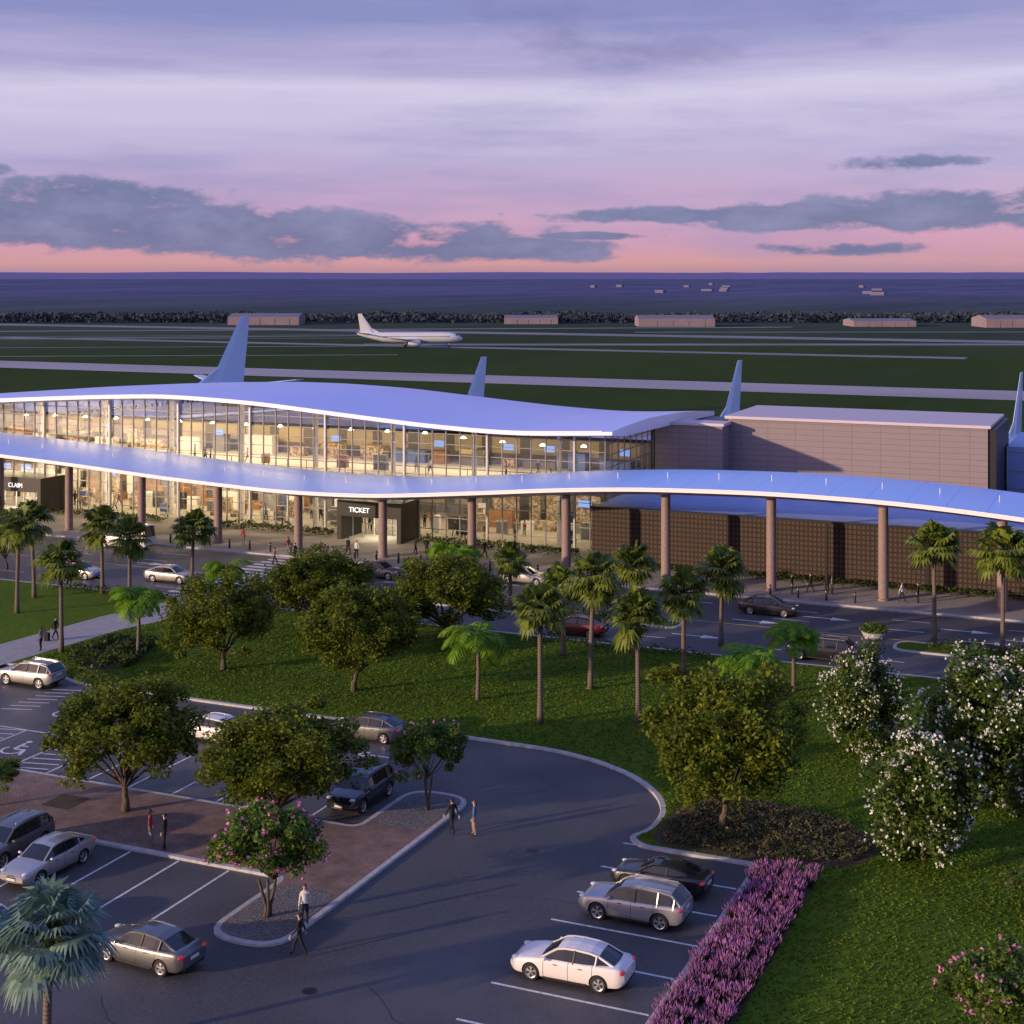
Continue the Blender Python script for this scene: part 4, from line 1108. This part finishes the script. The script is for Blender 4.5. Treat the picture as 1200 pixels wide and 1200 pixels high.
rr=random.Random(9)
for i in range(54):
    u=rr.uniform(-125,-53); person(u,rr.uniform(141,147.5),rr.uniform(0,360),rr.randrange(4),rr.randrange(7),.17,"passenger")
for i in range(16):
    u=rr.uniform(-125,-53); person(u,rr.uniform(144.2,149),rr.uniform(0,360),rr.randrange(4),rr.randrange(7),6.16,"passenger")

# ------------------------------------------------------------------ airliners
def build_plane(matbody):
    mb=MB(); n=24
    st=[(19.5,.05,-.5),(19.2,.45,-.45),(18.4,.95,-.3),(17,1.5,-.1),(15,1.85,0),(12,1.95,0),(-6,1.95,0),(-10,1.75,.2),(-14,1.2,.65),(-17.5,.6,1.1),(-19.3,.18,1.35)]
    mb.loft([[(x,r*math.cos(2*math.pi*k/n),3.6+z+r*math.sin(2*math.pi*k/n)) for k in range(n)] for x,r,z in st],0)
    def wing(r0,c0,r1,c1,t0,t1,axis=None,mat=0):
        def sec(p,c,t,up):
            pts=[(0,0),(.08,.5),(.3,.5),(.7,.28),(1,0),(.7,-.2),(.3,-.4),(.08,-.4)]
            return [tuple(Vector(p)+Vector((-a*c,0,0))+Vector(up)*(b_*t)) for a,b_ in pts]
        up=(0,0,1) if axis is None else axis
        mb.loft([sec(r0,c0,t0,up),sec(r1,c1,t1,up)],mat)
    for sg in (-1,1):
        wing((4.5,sg*1.2,2.7),7.5,(-.5,sg*7,3.1),4.2,.9,.5); wing((-.5,sg*7,3.1),4.2,(-6.0,sg*17,4.0),1.5,.5,.2)
        wing((-14.2,sg*.5,4.9),3.8,(-18,sg*7.2,5.7),1.4,.35,.14)
        e=[(4.2,.85),(4.0,1.0),(2.5,1.08),(.8,.95),(-.3,.6)]
        mb.loft([[(x,sg*5+r*math.cos(2*math.pi*k/16),1.75+r*math.sin(2*math.pi*k/16)) for k in range(16)] for x,r in e],0,False)
        mb.loft([[(x,sg*5+r*math.cos(2*math.pi*k/16),1.75+r*math.sin(2*math.pi*k/16)) for k in range(16)] for x,r in ((4.15,.84),(3.4,.8),(3.3,.05))],1,False)
        mb.bar((2.2,sg*5,2.7),(.2,sg*5,3.0),.3,.5,0)
        for i in range(34):
            x=14.2-i*.72; mb.box(x,x+.28,sg*1.93-.02,sg*1.93+.03,3.85,4.2,1)
        mb.bar((-1.5,sg*2.8,2.8),(-1.5,sg*2.8,.6),.2,.2,2)
        for d in (-.35,.35): mb.tube([(-1.5,sg*2.8+d-.15,.55),(-1.5,sg*2.8+d+.15,.55)],[.55,.55],14,1)
        mb.box(17.0,17.7,sg*.9-.35,sg*.9+.35,4.42,4.75,1)
    wing((-12.6,0,5.3),5.4,(-17.6,0,12.4),1.4,.45,.18,axis=(0,1,0))
    wing((-10.2,0,5.2),4.0,(-14.2,0,7.2),1.0,.3,.15,axis=(0,1,0))
    mb.bar((14.5,0,2.2),(14.5,0,.4),.18,.18,2)
    for d in (-.25,.25): mb.tube([(14.5,d-.1,.4),(14.5,d+.1,.4)],[.4,.4],12,1)
    return mb.mesh("airliner",[matbody,M['trim'],M['steel']],40)
PW=build_plane(M['planewhite']); PG=build_plane(M['planeshade'])
u,v=gp(480,407); put("airliner",PW,(u,v,0),math.radians(25),1.05)
def tailplane(px,Ycam,topy,deg=-93):
    s=1740/Ycam; ztop=28-(topy-322)/s; k=ztop/12.4; X=(px-600)/s; u,v=camxy(X,Ycam); a=math.radians(deg)
    cx=u+18.5*k*math.cos(a); cy=v+18.5*k*math.sin(a)
    put("airliner",PG,(cx,cy,0),a,k)
tailplane(289,268,370,-97); tailplane(568,232,418,-97); tailplane(868,222,422,-97); tailplane(1198,205,436,-97)

# ------------------------------------------------------------------ world
SD=Vector((-.64,-.77,0)).normalized(); EL=math.radians(10.5)
sunv=Vector((SD.x*math.cos(EL),SD.y*math.cos(EL),math.sin(EL)))
W=bpy.data.worlds.new("World"); scene.world=W; W.use_nodes=True; nt=W.node_tree
for nd in list(nt.nodes): nt.nodes.remove(nd)
N=nt.nodes.new; Lk=nt.links.new
out=N("ShaderNodeOutputWorld"); bg=N("ShaderNodeBackground"); bg2=N("ShaderNodeBackground"); add=N("ShaderNodeAddShader")
Lk(bg.outputs[0],add.inputs[0]); Lk(bg2.outputs[0],add.inputs[1]); Lk(add.outputs[0],out.inputs[0])
sky=N("ShaderNodeTexSky"); sky.sky_type='NISHITA'; sky.sun_disc=False; sky.sun_elevation=EL; sky.sun_rotation=math.atan2(SD.x,SD.y)
Lk(sky.outputs[0],bg2.inputs[0]); bg2.inputs[1].default_value=0.012
tc=N("ShaderNodeTexCoord"); dirv=tc.outputs["Generated"]
def dot(vec):
    d=N("ShaderNodeVectorMath"); d.operation='DOT_PRODUCT'; Lk(dirv,d.inputs[0]); d.inputs[1].default_value=vec; return d.outputs["Value"]
def mth(op,a,b_=None,c=None,clamp=False):
    m_=N("ShaderNodeMath"); m_.operation=op; m_.use_clamp=clamp
    for i,x in enumerate((a,b_,c)):
        if x is None: continue
        if isinstance(x,(int,float)): m_.inputs[i].default_value=x
        else: Lk(x,m_.inputs[i])
    return m_.outputs[0]
z=dot((0,0,1)); A=dot((CU,SU,0))
zz=mth('MULTIPLY',z,2.5,clamp=True)
ramp=N("ShaderNodeValToRGB"); cr=ramp.color_ramp
mp=N("ShaderNodeMapping"); mp.inputs["Scale"].default_value=(1,1,14); Lk(dirv,mp.inputs[0])
ns=N("ShaderNodeTexNoise"); ns.inputs["Scale"].default_value=2.2; ns.inputs["Detail"].default_value=7; ns.inputs["Roughness"].default_value=.6; Lk(mp.outputs[0],ns.inputs["Vector"])
w1=mth('MULTIPLY_ADD',ns.outputs[0],.24,-.12)
zw=mth('ADD',zz,mth('MULTIPLY',w1,mth('MULTIPLY',zz,3,clamp=True)))
Lk(zw,ramp.inputs[0])
stops=[(0,(.40,.22,.30)),(.02,(.60,.30,.33)),(.06,(.60,.31,.45)),(.12,(.52,.34,.54)),(.20,(.46,.39,.62)),(.29,(.60,.55,.74)),(.36,(.42,.37,.61)),(.44,(.22,.24,.50)),(.60,(.18,.25,.56)),(1,(.17,.25,.64))]
cr.elements[0].position=0; cr.elements[0].color=(*stops[0][1],1); cr.elements[1].position=1; cr.elements[1].color=(*stops[-1][1],1)
for p,c in stops[1:-1]: e=cr.elements.new(p); e.color=(*c,1)
col=ramp.outputs[0]
def mixc(f,a,c):
    m_=N("ShaderNodeMix"); m_.data_type='RGBA'
    Lk(f,m_.inputs[0]) if not isinstance(f,float) else setattr(m_.inputs[0],'default_value',f)
    Lk(a,m_.inputs[6]) if not isinstance(a,tuple) else setattr(m_.inputs[6],'default_value',(*a,1))
    Lk(c,m_.inputs[7]) if not isinstance(c,tuple) else setattr(m_.inputs[7],'default_value',(*c,1))
    return m_.outputs[2]
n2=N("ShaderNodeTexNoise"); n2.inputs["Scale"].default_value=3.4; n2.inputs["Detail"].default_value=8; n2.inputs["Roughness"].default_value=.62
mp2=N("ShaderNodeMapping"); mp2.inputs["Scale"].default_value=(1,1,7); mp2.inputs["Location"].default_value=(3,1,0); Lk(dirv,mp2.inputs[0]); Lk(mp2.outputs[0],n2.inputs["Vector"])
vf=N("ShaderNodeMapRange"); vf.interpolation_type='SMOOTHSTEP'; vf.inputs[1].default_value=.46; vf.inputs[2].default_value=.72; vf.inputs[4].default_value=.55; Lk(n2.outputs[0],vf.inputs[0])
col=mixc(vf.outputs[0],col,(.27,.25,.49))
n3=N("ShaderNodeTexNoise"); n3.inputs["Scale"].default_value=15; n3.inputs["Detail"].default_value=12; n3.inputs["Roughness"].default_value=.6
mp3=N("ShaderNodeMapping"); mp3.inputs["Scale"].default_value=(1,1,2.6); mp3.inputs["Location"].default_value=(.4,.2,0); Lk(dirv,mp3.inputs[0]); Lk(mp3.outputs[0],n3.inputs["Vector"])
banks=[(-.33,.036,.13,.022),(-.27,.052,.08,.012),(-.22,.030,.11,.018),(-.10,.023,.13,.015),(-.03,.018,.11,.010),(.16,.040,.16,.006),(.26,.038,.16,.010),(.31,.045,.10,.012),(.22,.017,.07,.005),(.25,.072,.05,.006),(-.36,.066,.04,.006),(.06,.026,.05,.003)]
mxd=None
for (a0,e0,wa,we) in banks:
    da=mth('MULTIPLY',mth('SUBTRACT',A,a0),1/wa); de=mth('MULTIPLY',mth('SUBTRACT',z,e0),1/we)
    g_=mth('SUBTRACT',1.0,mth('ADD',mth('MULTIPLY',da,da),mth('MULTIPLY',de,de)))
    g_=mth('MAXIMUM',g_,-1.5)
    mxd=g_ if mxd is None else mth('MAXIMUM',mxd,g_)
den=mth('ADD',mxd,mth('MULTIPLY_ADD',n3.outputs[0],6.0,-2.8))
cf=N("ShaderNodeMapRange"); cf.interpolation_type='SMOOTHSTEP'; cf.inputs[1].default_value=.05; cf.inputs[2].default_value=.85; cf.inputs[4].default_value=.93; Lk(den,cf.inputs[0])
ccol=mixc(mth('MULTIPLY_ADD',n3.outputs[0],3.0,-1.15,True),(.085,.125,.28),(.22,.23,.43))
col=mixc(cf.outputs[0],col,ccol)
da=mth('MULTIPLY',mth('SUBTRACT',A,.10),1/.24); de=mth('MULTIPLY',mth('SUBTRACT',z,.160),1/.032)
g2=mth('MAXIMUM',mth('SUBTRACT',1.0,mth('ADD',mth('MULTIPLY',da,da),mth('MULTIPLY',de,de))),-1.5)
den2=mth('ADD',g2,mth('MULTIPLY_ADD',n3.outputs[0],4.0,-2.5))
cf2=N("ShaderNodeMapRange"); cf2.interpolation_type='SMOOTHSTEP'; cf2.inputs[1].default_value=-.2; cf2.inputs[2].default_value=1.2; cf2.inputs[4].default_value=.6; Lk(den2,cf2.inputs[0])
col=mixc(cf2.outputs[0],col,(.18,.17,.37))
sg_=mth('POWER',mth('MAXIMUM',dot(tuple(sunv)),0.0),7.0)
gl=N("ShaderNodeMix"); gl.data_type='RGBA'; gl.blend_type='ADD'; Lk(sg_,gl.inputs[0]); Lk(col,gl.inputs[6]); gl.inputs[7].default_value=(1.1,.6,.3,1)
Lk(gl.outputs[2],bg.inputs[0]); bg.inputs[1].default_value=1.03

S=bpy.data.lights.new("sun",'SUN'); S.energy=4.9; S.angle=math.radians(.8); S.color=(1,.72,.47)
so=bpy.data.objects.new("sun",S); COL.objects.link(so); so.rotation_euler=sunv.to_track_quat('Z','Y').to_euler()

cam=bpy.data.cameras.new("camera"); co=bpy.data.objects.new("camera",cam); COL.objects.link(co); scene.camera=co
co.location=(0,0,28); co.rotation_euler=(math.radians(90),0,math.atan2(SU,CU))
cam.sensor_width=36; cam.lens=36*1740/1200; cam.shift_y=-278/1200; cam.clip_end=60000; cam.clip_start=.5
scene.view_settings.view_transform='Standard'; scene.view_settings.look='None'; scene.view_settings.exposure=0
